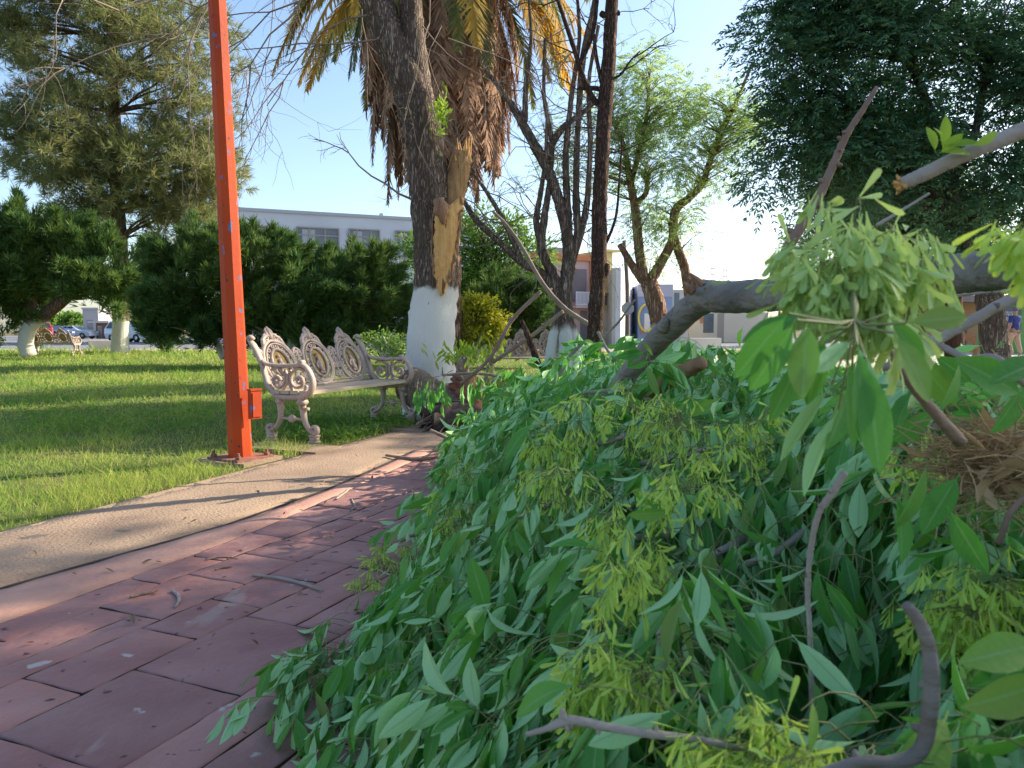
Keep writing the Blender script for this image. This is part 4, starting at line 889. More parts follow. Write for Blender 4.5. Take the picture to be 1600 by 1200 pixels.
on('canopy', -.5, L + .3, -1.4, .4, hz(476, 36), hz(467, 36), m_dark); on('door', f(1500), f(1509), -.04, .02, .0, zz(1500, 498), m_dgl); on('window', f(1460), f(1485), -.04, .02, zz(1470, 515), zz(1470, 490), m_dgl)
# green hoarding with rows of unreadable white lettering
m_hoard = mat('green_hoarding', (.16, .34, .10), (.20, .40, .13), .6, .7); m_slate = mat('slate_panel', (.12, .14, .18), None, rough=.6)
t, on, L, f, zz = facade('advert_hoarding', 'green hoarding with a slate panel of white lettering behind the walking person', 1530, 1680, 470, 32, 31, m_hoard, .25)
on('panel', f(1566), f(1592), -.06, .02, zz(1570, 516), zz(1570, 480), m_slate); on('dark_box', f(1583), f(1640), -.4, .02, zz(1590, 479), zz(1590, 473), m_slate); on('post', f(1563), f(1566), -.1, .02, 0, zz(1565, 477), m_pale)
ex = nrm((P(1680, 515, 31) - P(1530, 515, 32)) * [1, 1, 0]); ls = []
for r_, (v0, v1, n) in enumerate([(487, 493, 10), (495.5, 501, 10), (505.5, 511, 7)]):
    for k in range(n):
        x = f(1567.5 + 1.8 * k + .5 * (k > 3)); z0, z1 = zz(1570, v1), zz(1570, v0); w = .036
        for q in [((x, x + w * .3, z0, z1),), ((x, x + w, z1 - .035, z1), (x, x + w * .3, z0, z1)), ((x, x + w * .3, z0, z1), (x, x + w, z0, z0 + .035))][(k * 7 + r_) % 3]: ls.append(xf(box(q[0], q[1], -.075, -.058, q[2], q[3]), P(1530, 515, 32) * [1, 1, 0], ex))
obj('lettering', join(*ls), m_pale, t, smooth=False)
# low white edging wall seen under the fallen trunk
tag(obj('planter_wall', xf(box(-.45, .45, -.2, .2, -.02, .36), P(1100, 548, 22), (1, -.1)), m_pale, smooth=False, loc=P(1100, 548, 22) * [1, 1, 0]), 'low white planter wall in the gap under the fallen trunk', 'wall')
tag(obj('planter_block', xf(box(-.8, .8, -.25, .25, -.02, .5), P(168, 548, 38), (1, 0)), m_cream, smooth=False, loc=P(168, 548, 38) * [1, 1, 0]), 'small tan planter block left of the whitewashed pine trunk', 'planter')

# round-backed traffic sign on a pole, mast, wires, rebars
m_pole = mat('dark_pole', (.12, .09, .08), (.17, .13, .11), 3, .8)
c = P(980, 515, 34) * [1, 1, 0]
sg = thing('street_sign', 'grey back of an octagonal sign on a dark wooden pole', 'sign', c)
obj('pole', tube([c, P(980, 450, 34), P(975, 376, 34)], [.10, .09, .075], 10, 14, .03), m_pole, sg)
V, F = lathe([(.001, -.012), (.29, -.012), (.29, .012), (.001, .012)], 8); q = P(981, 482, 33.85)
obj('sign_plate', (np.stack([V[:, 0] * math.cos(.39) - V[:, 1] * math.sin(.39) + q[0], V[:, 2] + q[1], V[:, 0] * math.sin(.39) + V[:, 1] * math.cos(.39) + q[2]], 1), F), m_grey, sg, smooth=False)
c = P(921, 515, 75) * [1, 1, 0]; ms = thing('radio_mast', 'thin lattice radio mast rising behind the pink house', 'antenna', c); zt = hz(300, 75)
obj('mast_leg', join(*[tube([c + [dx, dy, 0], c + [dx * .6, dy * .6, zt]], .03, 4, 2) for dx, dy in ((-.25, 0), (.25, 0), (0, .3))]), m_grey, ms)
z_ = np.arange(4, zt, .8); obj('mast_brace', join(*[tube([c + [-.22, 0, z], c + [.22, 0, z + .4]], .018, 3, 2) for z in z_]), m_grey, ms)
for (u, v0, v1, w_) in [(1112, 448, 414, 'left'), (1131, 448, 414, 'right')]:
    c = P(u, 515, 70) * [1, 1, 0]; tag(obj('rebar_column', join(*[tube([c + [dx, 0, 0], c + [dx, 0, hz(v1, 70)]], .03, 4, 2) for dx in (-.12, .0, .14)]), m_grey, loc=c), f'{w_} one of two thin bundles of rebar rods against the pale sky', 'rebar', 'rebar columns')
def wire(name, label, a, b_, sag):
    t = np.linspace(0, 1, 18)[:, None]; p = a * (1 - t) + b_ * t - np.array([0, 0, 1]) * (4 * sag * t * (1 - t)); tag(obj(name, tubes(p[None], np.full((1, 18), .018), 4), m_pole, loc=a * [1, 1, 0]), label, 'wire', 'overhead wires')
wire('power_wire', 'highest overhead wire crossing the pale sky beside the big shade tree', P(1060, 398, 60), P(1500, 420, 50), .5)
wire('power_wire', 'middle overhead wire crossing the pale sky beside the big shade tree', P(1060, 410, 60), P(1500, 428, 50), .7)
wire('power_wire', 'lowest overhead wire crossing the pale sky beside the big shade tree', P(1060, 418, 60), P(1500, 440, 50), .8)
wire('power_wire', 'overhead wire entering at the left edge of the pine', P(-60, 140, 40), P(60, 178, 36), .1)

# ================================================================== vehicles
m_tyre = mat('tyre', (.02, .02, .02), None, rough=.85); m_rim = mat('rim', (.45, .46, .48), None, rough=.3, metal=.7); m_cgl = mat('car_glass', (.03, .04, .05), None, rough=.08, spec=.7)
m_red = mat('tail_light', (.5, .02, .02), None, rough=.2); m_headl = mat('headlight', (.7, .7, .72), None, rough=.1)
def car(name, label, col, loc, rz, kind='sedan'):
    m = mat(name + '_paint', col, None, rough=.28, spec=.6); t = thing(name, label, 'car', (0, 0, 0), 'cars parked along the street')
    if kind == 'sedan': top = [(-2.2, .62), (-2.15, .92), (-1.55, 1.0), (-.95, 1.38), (.15, 1.42), (.95, .98), (1.9, .86), (2.22, .62)]; roof = (-.95, .15); gl = [(-1.4, 1.0), (-.92, 1.33), (.12, 1.37), (.8, .99)]
    elif kind == 'suv': top = [(-2.2, .65), (-2.25, 1.05), (-1.95, 1.62), (-.5, 1.72), (.35, 1.68), (1.0, 1.15), (2.0, 1.02), (2.25, .65)]; gl = [(-2.0, 1.1), (-1.8, 1.56), (.3, 1.6), (.85, 1.14)]
    else: top = [(-2.6, .65), (-2.6, 1.1), (-.9, 1.1), (-.75, 1.72), (.5, 1.72), (1.15, 1.15), (2.4, 1.05), (2.6, .65)]; gl = [(-.68, 1.13), (-.62, 1.62), (.45, 1.62), (.98, 1.14)]
    prof = [(top[0][0], .3)] + top + [(top[-1][0], .3)]; n = len(prof); ws = [.80 if z > 1.2 else (.86 if z < .4 else .92) for _, z in prof]; ws = [.66 if z > 1.2 else w for w, (_, z) in zip(ws, prof)]
    V = [(x, -w, z) for w, (x, z) in zip(ws, prof)] + [(x, w, z) for w, (x, z) in zip(ws, prof)]
    F = [list(range(n))[::-1], list(range(n, 2 * n))] + [[i, (i + 1) % n, n + (i + 1) % n, n + i] for i in range(n)]
    bo = obj('body', (np.array(V), F), m, t, smooth=False); bv = bo.modifiers.new('bevel', 'BEVEL'); bv.width = .06; bv.segments = 2
    for s in (-1, 1):
        zl = lambda z: .92 + (.66 - .92) * min(1, max(0, (z - .95) / .45)) if kind == 'sedan' else .92 + (.66 - .92) * min(1, max(0, (z - 1.1) / .55))
        for (i0, i1) in ((0., .48), (.52, 1.)):
            lo0, lo1 = gl[0][0] + (gl[3][0] - gl[0][0]) * i0, gl[0][0] + (gl[3][0] - gl[0][0]) * i1; hi0, hi1 = gl[1][0] + (gl[2][0] - gl[1][0]) * i0, gl[1][0] + (gl[2][0] - gl[1][0]) * i1
            q = [(lo0, gl[0][1]), (hi0, gl[1][1]), (hi1, gl[2][1]), (lo1, gl[3][1])]; Vq = [(x, s * (zl(z) + .015), z) for x, z in q] + [(x, s * (zl(z) - .03), z) for x, z in q]
            obj('side_window', (np.array(Vq), [[0, 1, 2, 3], [7, 6, 5, 4], [0, 4, 5, 1], [1, 5, 6, 2], [2, 6, 7, 3], [3, 7, 4, 0]]), m_cgl, t, smooth=False)
        for x in (top[0][0] + .8, top[-1][0] - .85):
            V2, F2 = lathe([(.2, -.1), (.31, -.1), (.335, -.06), (.335, .06), (.31, .1), (.2, .1)], 20); V2 = np.stack([V2[:, 0] + x, V2[:, 2] + s * .84, V2[:, 1] + .335], 1); w = obj('wheel', (V2, F2), m_tyre, t)
            V2, F2 = lathe([(.001, -.03), (.05, -.085), (.2, -.06), (.21, .06), (.05, .085), (.001, .03)], 16); V2 = np.stack([V2[:, 0] + x, V2[:, 2] + s * .84, V2[:, 1] + .335], 1); obj('rim', (V2, F2), m_rim, w)
        obj('headlight', box(top[-1][0] - .16, top[-1][0] + .02, s * .74 - .14, s * .74 + .14, .66, .80), m_headl, t, smooth=False); obj('tail_light', box(top[0][0] - .03, top[0][0] + .1, s * .76 - .12, s * .76 + .12, .74, .95), m_red, t, smooth=False)
    # wind-screens
    for (a, b_), nm in (((3, 2), 'rear_window'), ((5, 6), 'windscreen')) if kind != 'truck' else (((3, 4), 'rear_window'), ((5, 6), 'windscreen')):
        p0, p1 = np.array(prof[a + (1 if a > 4 else 1)] if False else top[a if a < 4 else 4]), np.array(top[b_ if b_ < 4 else 5]); q0, q1 = p0 * .92 + p1 * .08, p0 * .1 + p1 * .9; nn_ = nrm(np.array([(p1 - p0)[1], -(p1 - p0)[0]])); nn_ = nn_ if nn_[1] > 0 else -nn_
        q0, q1 = q0 + nn_ * .015, q1 + nn_ * .015; lo_ = -nn_ * .03
        Vq = [(q0[0], -.6, q0[1]), (q0[0], .6, q0[1]), (q1[0], .76, q1[1]), (q1[0], -.76, q1[1])]; Vq += [(x + lo_[0], y, z + lo_[1]) for x, y, z in Vq]
        obj(nm, (np.array(Vq), [[0, 1, 2, 3], [7, 6, 5, 4], [0, 4, 5, 1], [1, 5, 6, 2], [2, 6, 7, 3], [3, 7, 4, 0]]), m_cgl, t, smooth=False)
    t.location = (loc[0], loc[1], -.02); t.rotation_euler = (0, 0, rz)
car('silver_sedan', 'silver sedan parked across the street, seen between the juniper and pine trunks', (.50, .54, .60), P(117, 515, 84), R(-4))
car('pale_sedan', 'pale grey sedan parked just behind the silver sedan', (.60, .62, .66), P(106, 515, 90), R(4))
car('blue_sedan', 'dark blue sedan parked left of the silver sedan, above the distant bench', (.05, .08, .16), P(84, 515, 80), R(-30))
car('red_hatchback', 'dark red car mostly hidden behind the distant bench', (.32, .03, .03), P(66, 515, 76), R(-60), 'suv')
car('white_pickup', 'white pickup parked behind the whitewashed pine trunk', (.75, .76, .78), P(208, 515, 62), R(-25), 'suv')

# ================================================================== person walking by the hoarding
m_skin = mat('skin', (.32, .18, .12), None, rough=.6); m_navy = mat('navy_shirt', (.03, .04, .14), (.04, .05, .18), 8, .9); m_khaki = mat('khaki_cloth', (.42, .30, .20), (.38, .27, .18), 8, .9); m_cap = mat('cap_cloth', (.10, .11, .16), None, rough=.9); m_shoe = mat('shoe', (.05, .045, .04), None, rough=.8)
pb = P(1585, 515, 27.5) * [1, 1, 0]
per = thing('person', 'person in navy shirt, khaki trousers and cap walking past the green hoarding', 'person', pb)
def skin_mesh(name, verts, edges, rad, m, parent, root=0, sub=2):
    me = bpy.data.meshes.new(name); me.from_pydata([tuple(v) for v in verts], edges, []); me.materials.append(m)
    o = bpy.data.objects.new(name, me); COL.objects.link(o); o.parent = parent; ORG[o.name] = ORG[parent.name]
    sm = o.modifiers.new('skin', 'SKIN'); sm.use_smooth_shade = True
    if not me.skin_vertices: 
        bpy.context.view_layer.objects.active = o; bpy.ops.mesh.customdata_skin_add()
    for i, r in enumerate(rad): me.skin_vertices[0].data[i].radius = (r, r); me.skin_vertices[0].data[i].use_root = (i == root)
    ss = o.modifiers.new('sub', 'SUBSURF'); ss.levels = sub; ss.render_levels = sub; return o
bv_ = [(0, 0, .92), (0, 0, 1.12), (0, 0, 1.32), (0, .0, 1.44), (0, .0, 1.53), (0, -.01, 1.60), (0, -.015, 1.68), (.19, 0, 1.40), (.25, .04, 1.14), (.27, -.06, .90), (.275, -.09, .80), (-.19, 0, 1.40), (-.25, -.05, 1.14), (-.27, -.16, .93), (-.27, -.19, .83),
       (.10, .0, .86), (.105, -.10, .48), (.105, .02, .10), (.105, -.11, .04), (-.10, .0, .86), (-.105, .08, .48), (-.105, .20, .12), (-.105, .10, .05)]
be_ = [(0, 1), (1, 2), (2, 3), (3, 4), (4, 5), (5, 6), (2, 7), (7, 8), (8, 9), (9, 10), (2, 11), (11, 12), (12, 13), (13, 14), (0, 15), (15, 16), (16, 17), (17, 18), (0, 19), (19, 20), (20, 21), (21, 22)]
br_ = [.13, .125, .14, .08, .055, .085, .075, .065, .05, .038, .035, .065, .05, .038, .035, .095, .065, .045, .035, .095, .065, .045, .035]
skin_mesh('body', bv_, be_, br_, m_skin, per)
skin_mesh('shirt', [(0, 0, .90), (0, 0, 1.12), (0, 0, 1.34), (0, 0, 1.45), (.2, 0, 1.41), (.245, .03, 1.20), (-.2, 0, 1.41), (-.245, -.04, 1.20)], [(0, 1), (1, 2), (2, 3), (2, 4), (4, 5), (2, 6), (6, 7)], [.165, .16, .17, .085, .09, .08, .09, .08], m_navy, per)
skin_mesh('trousers', [(0, 0, .95), (.10, 0, .84), (.105, -.10, .48), (.105, .02, .12), (-.10, 0, .84), (-.105, .08, .48), (-.105, .20, .14)], [(0, 1), (1, 2), (2, 3), (0, 4), (4, 5), (5, 6)], [.15, .115, .085, .07, .115, .085, .07], m_khaki, per)
obj('cap', join(lathe([(.105, 0), (.105, .05), (.085, .10), (.04, .125), (.001, .13)], 16, pb + [0, -.012, 1.67]), xf(box(-.075, .075, -.20, -.07, .0, .014), pb + [0, 0, 1.675], (1, 0))), m_cap, per)
per.rotation_euler = (0, 0, R(200))
# wooden street bench in the sun, far right
m_wd = mat('brown_wood', (.30, .15, .07), (.24, .12, .06), 5, .7)
wb = thing('wooden_bench', 'small brown wooden bench on the bright plaza below the corner shop', 'bench', P(1506, 515, 26) * [1, 1, 0])
o_ = P(1506, 515, 26) * [1, 1, 0]; e_ = (1, -.2)
for nm, q in (('seat', box(-.45, .45, -.2, .2, .40, .45)), ('backrest', box(-.45, .45, .18, .22, .6, .85)), ('leg', box(-.42, -.36, -.18, .2, 0, .4)), ('leg', box(.36, .42, -.18, .2, 0, .4)), ('back_post', box(-.41, -.37, .2, .24, .45, .6)), ('back_post', box(.37, .41, .2, .24, .45, .6))): obj(nm, xf(q, o_, e_), m_wd, wb, smooth=False)

# far greenery
for i, (u, v, ru, rv, Y, lb) in enumerate([(105, 500, 32, 12, 100, 'bright leafy tree behind the parked silver sedan'), (70, 500, 14, 12, 95, 'leafy tree behind the dark blue sedan'), (165, 500, 14, 12, 105, 'dark leafy tree rising behind the small brown shed'),
        (1255, 400, 40, 50, 45, 'pale wispy tree in the gap left of the big yellow seed cluster'), (1290, 450, 60, 60, 48, 'far leafy tree behind the fallen grey trunk'), (1390, 480, 60, 50, 40, 'shaded leafy tree beyond the dark forked trunks'), (1480, 440, 50, 40, 44, 'sunlit leafy tree behind the corner shop'), (1620, 430, 70, 50, 48, 'leafy tree behind the green hoarding')]):
    leafy('leafy_tree', lb, 'tree', Y, [[(u, 530, 4 * 40 / Y), (u, v, 3 * 40 / Y)]], [(u, v, ru, rv), (u - ru * .5, v + rv * .3, ru * .6, rv * .6), (u + ru * .5, v - rv * .2, ru * .6, rv * .6)], 80 if ru < 50 else 110, 34, ru * Y / FPX * .22, .010 * Y * .42, m_gleaf if i != 5 else m_dleaf, m_bark_g, (u, 530), thin=1.1)
leafy('sunlit_bush', 'yellow-green bush at the foot of the curved juniper trunk', 'shrub', 30, [[(58, 553, 2), (60, 535, 1.5)]], [(62, 525, 12, 16), (58, 538, 10, 12)], 30, 30, .16, .08, m_gleaf, m_bark_g, (58, 553))

# ================================================================== the heap of fallen leafy branches
TY = np.array([-1, .5, 1.3, 1.7, 2.03, 2.35, 2.7, 3.3, 4.1, 5.0, 6.3, 7.2]); TX = np.array([-.22, -.25, -.29, -.36, -.44, -.46, -.45, -.42, -.40, -.45, -.55, -.4])
HY = np.array([-1, .3, 1, 1.6, 2.5, 4.0, 5.0, 5.8, 6.5, 7.0]); HZ = np.array([.6, .70, .76, .83, .86, .93, .90, .62, .25, 0])
def pile(x, y):
    x0 = np.interp(y, TY, TX); w = np.interp(y, [0, 1, 2, 4, 6], [.36, .36, .42, .40, .35])
    h = np.interp(y, HY, HZ) * (1 - np.exp(-np.clip(x - x0, 0, None) / w))
    r = x / np.maximum(y, .3)
    h = np.minimum(h, np.where(y > 2, np.interp(r, [.15, .26, .5], [2, .83, .80]), 2))
    h = h - .36 * np.exp(-((x - .46) / .13) ** 2 - ((y - 1.02) / .26) ** 2)
    h = h + np.clip(h, 0, .3) * .22 * (np.sin(x * 7 + 2 * np.sin(y * 3)) * np.sin(y * 6 + x * 2) + .5 * np.sin(x * 15 + y * 11)) * .8
    return np.where(x < x0, 0, np.maximum(h, 0))
def pile_n(x, y, e=.02):
    return nrm(np.stack([-(pile(x + e, y) - pile(x - e, y)) / (2 * e), -(pile(x, y + e) - pile(x, y - e)) / (2 * e), np.ones_like(x)], -1))
def hit(u, v):
    r = ray(u, v); r = r / r[1]
    for y in np.arange(.4, 8, .02):
        p = np.array([0, 0, CAM_H]) + r * y
        if p[2] < pile(np.array([p[0]]), np.array([y]))[0] + .02: return p
    return G(u, v) if v > 540 else P(u, v, 4)
m_leafA = mat('ash_leaf', (.038, .148, .026), (.075, .195, .030), 2.2, .5, .12, 120, spec=.28, island=[(.014, .07, .016), (.024, .11, .022), (.05, .18, .028), (.10, .235, .035), (.035, .15, .03), (.06, .17, .03), (.03, .125, .03), (.17, .22, .04), (.22, .17, .05)], back=(.24, .41, .19), trans=.30, tcol=(.12, .36, .04), veins=(.26, .42, .18))
m_seed = mat('ash_seed', (.34, .53, .10), (.42, .56, .10), 6, .5, 0, island=[(.25, .46, .08), (.40, .58, .12), (.56, .62, .12)], trans=.4, tcol=(.45, .55, .08))
m_stem = mat('green_stem', (.20, .24, .08), (.26, .24, .11), 9, .6)
m_bch = mat('branch_bark', (.24, .20, .165), (.34, .295, .25), 7, .85, .5, 40, spots=[(40, .68, (.14, .10, .08), (1, 1, 1))])
m_brown_twig = mat('brown_branch', (.15, .095, .07), (.23, .16, .12), 7, .85, .5, 40)
BR = [  # pixel centreline thick -> thin, label
    ([(1020, 575), (860, 590), (740, 625), (665, 640)], 'leafy branch reaching toward the white painted trunk, above the charred log'),
    ([(1060, 600), (900, 650), (770, 690), (690, 740)], 'leafy branch spilling down to the pavers in front of the charred log'),
    ([(1040, 660), (880, 720), (760, 770), (640, 835)], 'leafy branch with a long bare twig at the left flank of the heap'),
    ([(1000, 780), (820, 840), (690, 880), (590, 890)], 'leafy branch ending in a big drooping yellow-green seed cluster over the pavers'),
    ([(900, 880), (700, 950), (560, 1020), (430, 1085)], 'lowest leafy branch, its tip lying farthest out on the red pavers'),
    ([(960, 930), (800, 1010), (660, 1080), (540, 1170)], 'leafy branch hanging into the lower edge of the photo beside the pavers'),
    ([(1120, 960), (980, 1040), (860, 1110), (780, 1190)], 'leafy branch with pale leaf undersides behind the bare broken stick at the bottom'),
    ([(1190, 750), (1060, 830), (960, 900), (900, 1000)], 'leafy branch with hanging pale leaves in the middle of the heap'),
    ([(1230, 760), (1160, 850), (1100, 960), (1080, 1080)], 'leafy branch with long leaves hanging left of the thin vertical stem'),
    ([(1180, 620), (1080, 650), (980, 690), (900, 740)], 'seed-laden branch on the crest of the heap, right of the slim dark trunk'),
    ([(1120, 545), (1030, 545), (960, 535), (880, 560)], 'leafy branch on the far crest around the base of the slim dark trunk'),
    ([(1600, 620), (1500, 600), (1420, 610), (1330, 640)], 'dark leafy branch under the grey trunk at the right edge'),
    ([(1590, 830), (1480, 800), (1400, 820), (1340, 900)], 'dark leafy branch below the dry straw clump'),
    ([(1600, 960), (1530, 960), (1480, 1010), (1430, 1120)], 'leafy branch with a yellow seed cluster beside the curved bare limb'),
    ([(1300, 1190), (1220, 1170), (1150, 1180), (1070, 1190)], 'seed-laden branch lying along the bottom edge of the photo')]
cent, ids = [], []
BP = []
for k, (pl, _) in enumerate(BR):
    p = smooth_path([hit(*q) for q in pl], 12); BP.append(p); cent += list(p); ids += [k] * 12
cent = np.array(cent); ids = np.array(ids)

NS = 12500
NX = 160                                                          # extra sprays for the tip that lies out on the pavers
yy = .40 * (6.9 / .40) ** (rng.random(NS) ** .74)
x0 = np.interp(yy, TY, TX); x1 = np.minimum(.82 * yy + .35, 3.2)
xx = x0 + (x1 - x0) * rng.random(NS) ** 1.15
xx[:NX] = rng.uniform(-.52, -.33, NX); yy[:NX] = 2.03 + rng.normal(size=NX) * .13
hh = pile(xx, yy); dep = .34 * rng.random(NS) ** 1.25
nn = pile_n(xx, yy)
base = np.stack([xx, yy, hh], 1) - nn * dep[:, None]
base[:, 2] = np.maximum(base[:, 2], .03 + .03 * rng.random(NS))
base[:NX, 2] = rng.uniform(.03, .13, NX)
slope = np.stack([nn[:, 0], nn[:, 1], np.zeros(NS)], 1)
out_d = nrm(nn * .45 + slope * .65 + np.array([-.18, -.22, 0]) + rdir(NS) * .85)
out_d[:NX] = nrm(np.array([-1, -.35, .25]) + rdir(NX) * .7)
scl = np.interp(yy, [0, 1, 3, 6], [.9, 1., 1.1, 1.2]) * rng.uniform(.68, 1.22, NS)
camp = np.array([0, 0, CAM_H])
def sprays(base, d0, sc, wilt, pairs=3, leafL=.088):
    """compound leaves: a thin rachis that sags, leaflets in pairs hanging from it"""
    N = len(base); K = 7; L = .17 * sc; pts = [base]; d = d0.copy()
    for _ in range(K - 1):
        d = nrm(d + np.array([0, 0, -1]) * (wilt * .26)[:, None] + rng.normal(size=d.shape) * .05); pts.append(pts[-1] + d * (L / (K - 1))[:, None])
    pts = np.stack(pts, 1); tan = nrm(np.gradient(pts, axis=1)); ps, ds, ns, ls, sid = [], [], [], [], []
    side0 = nrm(np.cross(d0, rdir(N) * .5 + np.array([0, 0, 1.])))
    for j in range(pairs + 1):
        i = int(round((.42 + .58 * j / pairs) * (K - 1))); q = pts[:, i]; t = tan[:, i]
        for s in ((-1, 1) if j < pairs else (0,)):
            dd = nrm(t * .72 + side0 * s * .62 + np.array([0, 0, -1]) * (wilt * .75)[:, None] + rng.normal(size=t.shape) * .20)
            ps.append(q + rng.normal(size=q.shape) * .002); ds.append(dd); ns.append(nrm(np.cross(side0, t) * .9 + side0 * s * .5 + rdir(N) * .55)); ls.append(leafL * sc * rng.uniform(.72, 1.2, N)); sid.append(np.arange(N))
    return pts, np.concatenate(ps), np.concatenate(ds), np.concatenate(ns), np.concatenate(ls), np.concatenate(sid)
wilt = rng.uniform(.7, 2.0, NS)
pts, ps, ds, ns, ls, sid = sprays(base, out_d, scl, wilt)
tipd = np.linalg.norm(ps + ds * (ls * .6)[:, None] - camp, axis=1)
mid = ps + ds * ls[:, None] * .5
pv = 515 - (mid[:, 2] - CAM_H) / np.maximum(mid[:, 1], .1) * FPX; pu = 800 + mid[:, 0] / np.maximum(mid[:, 1], .1) * FPX
lim = np.interp(pu, [600, 700, 760, 850, 1000, 1060, 1200, 1420, 1600], [640, 585, 560, 530, 518, 532, 560, 590, 590])   # crest of the heap
ok = (tipd > .56) & (ps[:, 1] > .2) & ((pv > lim) | (rng.random(len(pv)) < .02)) & (mid[:, 2] > .008)
near = np.linalg.norm(base - camp, axis=1)
ok &= ~((pu > 1240) & (pu < 1430) & (pv > 790) & (pv < 1170) & (rng.random(len(pv)) < .6))
ok &= ~((pu > 1465) & (pv > 655) & (pv < 800) & (mid[:, 1] < 1.35) & (rng.random(len(pv)) < .88))
for pl, wd in (([(1340, 1192), (1400, 1192), (1440, 1170), (1453, 1110), (1455, 1050), (1448, 1000), (1432, 965)], 34), ([(1320, 738), (1280, 800), (1268, 850), (1262, 920), (1266, 1000), (1268, 1100), (1266, 1230)], 18)):
    q = smooth_path([(a, b_, 0) for a, b_ in pl], 30)[:, :2]
    ok &= ~((np.min(np.hypot(pu[:, None] - q[:, 0], pv[:, None] - q[:, 1]), axis=1) < wd) & (mid[:, 1] < .95))
bid = ids[np.argmin(((base[:, None] - cent[None]) ** 2).sum(-1), axis=1)]
SEEDS = [(600, 872, .085, 190, 3), (575, 905, .06, 90, 3), (640, 855, .06, 80, 3), (1060, 650, .10, 170, 9), (1000, 640, .10, 140, 9), (860, 690, .09, 120, 9), (905, 655, .09, 110, 9), (870, 735, .09, 140, 2), (1000, 870, .06, 120, 7), (985, 900, .05, 90, 7),
         (960, 1030, .055, 110, 6), (930, 1060, .05, 90, 6), (1010, 1050, .05, 90, 8), (1520, 950, .075, 170, 13), (1480, 930, .06, 100, 13), (1180, 1170, .055, 170, 14), (1130, 1185, .05, 120, 14), (1250, 1185, .05, 110, 14), (1080, 760, .07, 110, 7), (1130, 700, .08, 130, 9), (1180, 660, .07, 110, 9),
         (700, 800, .07, 80, 2), (720, 725, .10, 80, 1), (1430, 700, .05, 60, 11),  (1560, 900, .06, 100, 13), (960, 800, .06, 90, 7)]
SC_ = []
for (u, v, r, n, bk) in SEEDS:
    c = hit(u, v); c = c + nrm(camp - c) * .07; SC_.append(c)
    cu, cv = 800 + c[0] / c[1] * FPX, 515 - (c[2] - CAM_H) / c[1] * FPX; rp = r / c[1] * FPX
    ok &= ~((np.hypot(pu - cu, (pv - cv - .3 * rp)) < rp * .95) & (mid[:, 1] < c[1] + .05) & (rng.random(len(pv)) < .93))
# which way up a leaflet hangs: many show the pale underside
flip = np.where(rng.random(len(ps)) < .42, -1., 1.)[:, None]
ns = ns * flip * np.where((ns * (camp - ps)).sum(1) > 0, 1, -1)[:, None]
# seed clusters
def seedcluster(c, r, n, L=.030, dirv=(0, 0, -1), sp_=.5, wr=.18):
    c = np.asarray(c, float); k = max(5, n // 9); tw, ps_, ds_ = [], [], []
    for _ in range(k):
        d = nrm(np.array(dirv) * .35 + rdir(1)[0] * .9 + np.array([-.15, -.25, .12])); a = c + rdir(1)[0] * r * .12; m = a + d * r * rng.uniform(.45, 1.0); e = m + np.array([0, 0, -1]) * r * rng.uniform(.15, .5) + d * r * .25
        path = smooth_path([a, m, e], 7); tw.append(path)
        for q in range(9):
            i = rng.integers(2, 7); ps_.append(path[i] + rng.normal(size=3) * .003); ds_.append(nrm(np.array(dirv) * 1.0 + d * .35 + rng.normal(size=3) * sp_))
    ps_, ds_ = np.array(ps_), np.array(ds_); N = len(ps_)
    V, F = leaves(T_SEED, ps_, ds_, rdir(N), L * rng.uniform(.75, 1.15, N), L * wr, rng.uniform(-.12, .25, N), .25)
    tw = np.array(tw); return (V, F), tubes(tw, np.full(tw.shape[:2], .0009 * r / .08), 3)
for k, (pl, lab) in enumerate(BR):
    p = BP[k]; o = p[0] * [1, 1, 0]
    t = thing('leafy_branch', lab, 'branch', o, 'leafy branches heaped on the path')
    q = p - pile_n(p[:, 0], p[:, 1]) * .10; q[:, 2] = np.maximum(q[:, 2], .02)
    obj('stem', tube(q, np.linspace(.008, .003, 12), 7, 24, .06), m_bch, t)
    s = np.where(bid == k)[0]
    sel = np.isin(sid, s) & ok
    nr = sel & (np.linalg.norm(ps - camp, axis=1) < 2.0); fr = sel & ~nr
    vf, uvs = [], []
    for msk, T in ((nr, T_NEAR), (fr, T_MID)):
        n = int(msk.sum())
        if n: vf.append(leaves(T, ps[msk], ds[msk], ns[msk], ls[msk], ls[msk] * rng.uniform(.24, .33, n), rng.uniform(-.15, .50, n), rng.uniform(.15, .8, n))); uvs.append(leaf_uv(T, n))
    if vf: obj('foliage', join(*vf), m_leafA, t, uv=np.vstack(uvs))
    has = np.zeros(NS, bool); has[np.unique(sid[sel])] = True; s = s[has[s] & (near[s] < 3.2) & (near[s] > .6)]
    if len(s): obj('leaf_stalk', tubes(pts[s], np.linspace(.0014, .0007, 7)[None] * np.ones((len(s), 1)), 3), m_stem, t)
    for (u, v, r, n, bk), c in zip(SEEDS, SC_):
        if bk == k:
            a, b_ = seedcluster(c, r, int(n * 1.5), .032 if c[1] < 2 else .040); q = obj('seed_cluster', a, m_seed, t); obj('seed_stalk', b_, m_stem, q)

